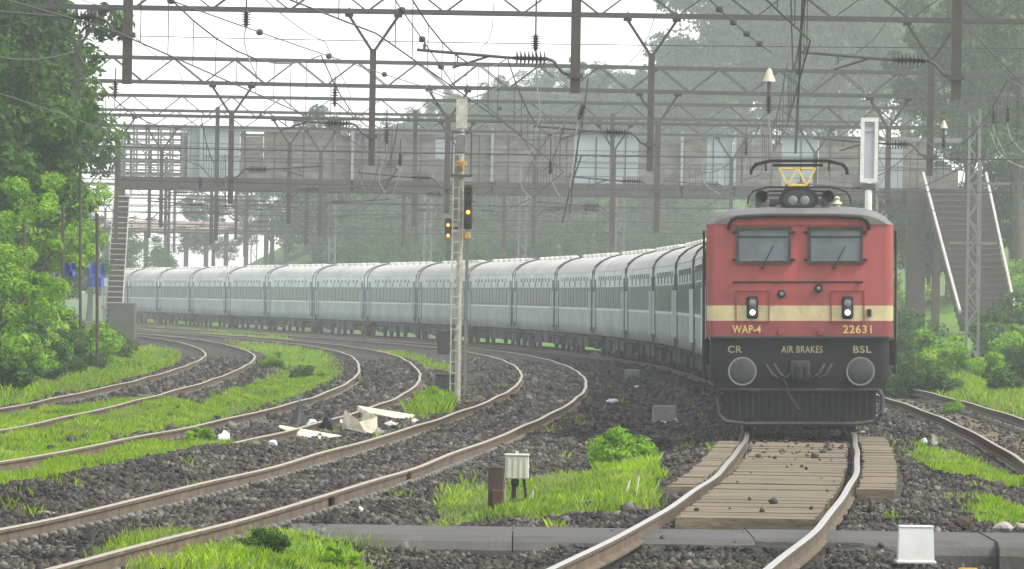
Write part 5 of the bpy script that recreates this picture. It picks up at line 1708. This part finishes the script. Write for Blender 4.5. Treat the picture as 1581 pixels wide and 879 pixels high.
# spring-green clumps between the tracks
for px, py, sc, lab in ((470, 590, .30, 'lime leafy clump beside the bend of the half sunken track'), (420, 570, .32, 'lime leafy clump between the two bends'), (310, 690, .17, 'low leafy weed before the half sunken rail, beside the white bag'),
                        (660, 628, .24, 'leafy weed clump at the foot of the signal mast'), (965, 728, .36, 'bright leafy clump on top of the grass mound'), (520, 852, .13, 'dark leafy weed in the low grass at the bottom edge'), (410, 862, .13, 'low weed among the low grass at the bottom edge'), (1470, 640, .2, 'small weed beside the sandy track')):
    g = on_ground(px, py)
    plant(bush[(px // 10) % 3], used, g.x, g.y, sc, px, lab, 'weed', None, .1)

# grass
def grass():
    vs, mi = [], []
    for poly, n, h, dr in GW:
        lo, hi = poly.min(0), poly.max(0)
        area = (hi - lo).prod()
        m = int(min(area * n * 2.5, 420000))
        x, d = RNG.uniform(lo[0], hi[0], m), RNG.uniform(lo[1], hi[1], m)
        edge = .6 * vnoise(x * 2.3, d * .5, 21) + .4 * vnoise(x * 7, d * 1.6, 27)
        jx, jd = x + (vnoise(x * 4, d * 1.5, 22) - .5) * .7 + RNG.normal(0, .12, m), d + (vnoise(x * 4, d * 1.5, 23) - .5) * 6 + RNG.normal(0, 1.2, m)
        ok = inside(jx, jd, poly) & (edge > .28)
        x, d = x[ok], d[ok]
        keep = np.ones(len(x), bool)
        for k in OFF:
            o = np.abs(x - M(d) - smooth_off(k, d))
            keep &= ~((np.abs(o - .873) < .1))
            if k == 'first': keep &= ~((o < 1.75) & (d > 152))
            if k == 'second': keep &= ~((o < 1.35) & (d > 108))
        x, d = x[keep], d[keep]
        m = len(x)
        hh = h * .85 * RNG.uniform(.4, 1.3, m) * (.55 + .9 * vnoise(x * 1.7, d * .6, 24))
        a = RNG.uniform(0, 2 * PI, m)
        wd = (.0022 + .00004 * d) * RNG.uniform(.7, 1.4, m)
        ln = RNG.uniform(.1, .55, m) * hh
        la = RNG.uniform(0, 2 * PI, m)
        z = gz(x, d) - .02
        dx, dy = np.cos(a) * wd, np.sin(a) * wd
        ex, ey = np.cos(la) * ln, np.sin(la) * ln
        q = np.stack([np.stack([x - dx, d - dy, z], -1), np.stack([x + dx, d + dy, z], -1),
                      np.stack([x + dx * .6 + ex * .4, d + dy * .6 + ey * .4, z + hh * .62], -1), np.stack([x + ex, d + ey, z + hh * .95], -1)], 1)
        vs.append(q.reshape(-1, 3))
        mi.append((RNG.random(m) < dr + .5 * (vnoise(x * 1.1, d * .4, 41) > .68)).astype(np.int32))
    # scattered tufts in the ballast
    tn = 260
    td = RNG.uniform(56, 190, tn); tu = RNG.uniform(-16, 5.5, tn)
    far_ok = np.ones(tn, bool)
    for k in OFF:
        far_ok &= np.abs(np.abs(tu - smooth_off(k, td)) - .0) > 1.1
    far_ok &= ~((tu > -2.5) & (td > 66) & (td < 72))
    td, tu = td[far_ok], tu[far_ok]
    nb = RNG.integers(8, 40, len(td))
    d = np.repeat(td, nb); x = np.repeat(tu + M(td), nb)
    m = len(d)
    x = x + RNG.normal(0, .07, m); d = d + RNG.normal(0, .25, m)
    hh = RNG.uniform(.04, .16, m); wd = (.003 + .00004 * d); a = RNG.uniform(0, 2 * PI, m); la = RNG.uniform(0, 2 * PI, m); ln = hh * RNG.uniform(.2, .8, m)
    z = gz(x, d) - .01
    dx, dy, ex, ey = np.cos(a) * wd, np.sin(a) * wd, np.cos(la) * ln, np.sin(la) * ln
    vs.append(np.stack([np.stack([x - dx, d - dy, z], -1), np.stack([x + dx, d + dy, z], -1), np.stack([x + dx * .6 + ex * .4, d + dy * .6 + ey * .4, z + hh * .62], -1), np.stack([x + ex, d + ey, z + hh * .95], -1)], 1).reshape(-1, 3))
    mi.append((RNG.random(m) < .35).astype(np.int32))
    v = np.concatenate(vs)
    f = np.arange(len(v)).reshape(-1, 4)
    return np_mesh('grass', v, f, [MT['grass'], MT['grass_dry']], 4, mi=np.concatenate(mi))
tag(np_obj('grass', grass()), 'bright green grass growing in strips between the tracks', 'grass', kind='stuff')

# ballast stones
def stones():
    xs_, ds_, rs_ = [], [], []
    for lo, hi, n, r in ((53, 75, 190, .0200), (75, 100, 130, .0215), (100, 135, 62, .026), (135, 180, 18, .036), (180, 270, 7, .045)):
        m = int((hi - lo) * 14.5 * n)
        d = RNG.uniform(lo, hi, m)
        u = RNG.uniform(-9.5, 5.0, m)
        xs_.append(u + M(d)); ds_.append(d)
        rs_.append(r * RNG.lognormal(0, .32, m))
    m = 15000
    d = RNG.uniform(95, 260, m); xs_.append(RNG.uniform(-17, -8.5, m) + M(d)); ds_.append(d); rs_.append(.038 * RNG.lognormal(0, .35, m))
    m = 9000
    d = RNG.uniform(85, 210, m); xs_.append(RNG.uniform(2.2, 7.2, m) + M(d)); ds_.append(d); rs_.append(.026 * RNG.lognormal(0, .35, m))
    x, d, r = map(np.concatenate, (xs_, ds_, rs_))
    u = x - M(d)
    ok = np.ones(len(x), bool)
    for poly, n, h, dr in GW:
        clr = ((np.abs(u - smooth_off('first', d)) < 1.75) & (d > 152)) | ((np.abs(u - smooth_off('second', d)) < 1.35) & (d > 108))
        ok &= ~(inside(x, d, poly) & ~clr & (RNG.random(len(x)) > .12))
    dk = (np.abs(u) < .72) & (d > 73) & (d < 112)
    ok &= ~((np.abs(u) < .75) & (d > 72) & (d < 113) & ~(dk & (RNG.random(len(x)) < np.where(d > 99, .05, .005))))
    ok &= ~((u > -1.45) & (u < -.92) & (d > 83) & (d < 112.5))
    ok &= ~((u > .92) & (u < 1.5) & (d > 84) & (d < 118.5))
    ok &= ~((d > 68.6) & (d < 72.0) & (u > -2.3) & (RNG.random(len(x)) > .03))
    for k in OFF:
        o = np.abs(np.abs(u - smooth_off(k, d)) - .873)
        ok &= o > .085
    ok &= ~((np.abs(u - smooth_off('right', d)) < .8) & (d > 88) & (RNG.random(len(x)) > .22))
    ok &= vnoise(x * 2.0, d * .7, 31) + RNG.random(len(x)) * .6 > .38
    x, d, r, dk = x[ok], d[ok], r[ok], dk[ok]
    m = len(x)
    cube = np.array([[a, b, c] for a in (-1, 1) for b in (-1, 1) for c in (-1, 1)], float)
    q = cube[None] * RNG.uniform(.45, 1.05, (m, 8, 3)) * r[:, None, None] * np.array([1, 1, .75])
    # random turn
    ax = RNG.normal(size=(m, 3)); ax /= np.linalg.norm(ax, axis=1, keepdims=True)
    an = RNG.uniform(0, 2 * PI, m)[:, None, None]
    k_ = ax[:, None, :]
    q = q * np.cos(an) + np.cross(np.broadcast_to(k_, q.shape), q) * np.sin(an) + k_ * (q * k_).sum(-1, keepdims=True) * (1 - np.cos(an))
    q += np.stack([x, d, np.where(dk, -.03, gz(x, d)) + r * .35], -1)[:, None, :]
    f0 = np.array([(0, 1, 3, 2), (4, 6, 7, 5), (0, 4, 5, 1), (2, 3, 7, 6), (0, 2, 6, 4), (1, 5, 7, 3)])
    f = (np.arange(m) * 8)[:, None, None] + f0[None]
    return np_mesh('gravel', q.reshape(-1, 3), f.reshape(-1, 4), MT['stone'], 4)
tag(np_obj('gravel', stones()), 'dark broken ballast stones around the rails', 'gravel', kind='stuff')

# ------------------------------------------------------------------ haze
mh = bpy.data.materials.new('thin_haze')
mh.use_nodes = True
t = mh.node_tree
t.nodes.clear()
vo = t.nodes.new('ShaderNodeVolumePrincipled')
vo.inputs['Color'].default_value = (0.93, 0.96, 0.97, 1)
vo.inputs['Density'].default_value = HAZE_DENSITY
vo.inputs['Anisotropy'].default_value = 0.2
out = t.nodes.new('ShaderNodeOutputMaterial')
t.links.new(vo.outputs[0], out.inputs['Volume'])
zs = [v for v in (V[:, 2].min() - 1.0, 72.0)]
hz = MB().box((0, 430, (zs[0] + zs[1]) / 2), (840, 1000, zs[1] - zs[0])).build('haze', mh)
tag(hz, 'thin pale haze over the tracks', 'haze', kind='stuff')
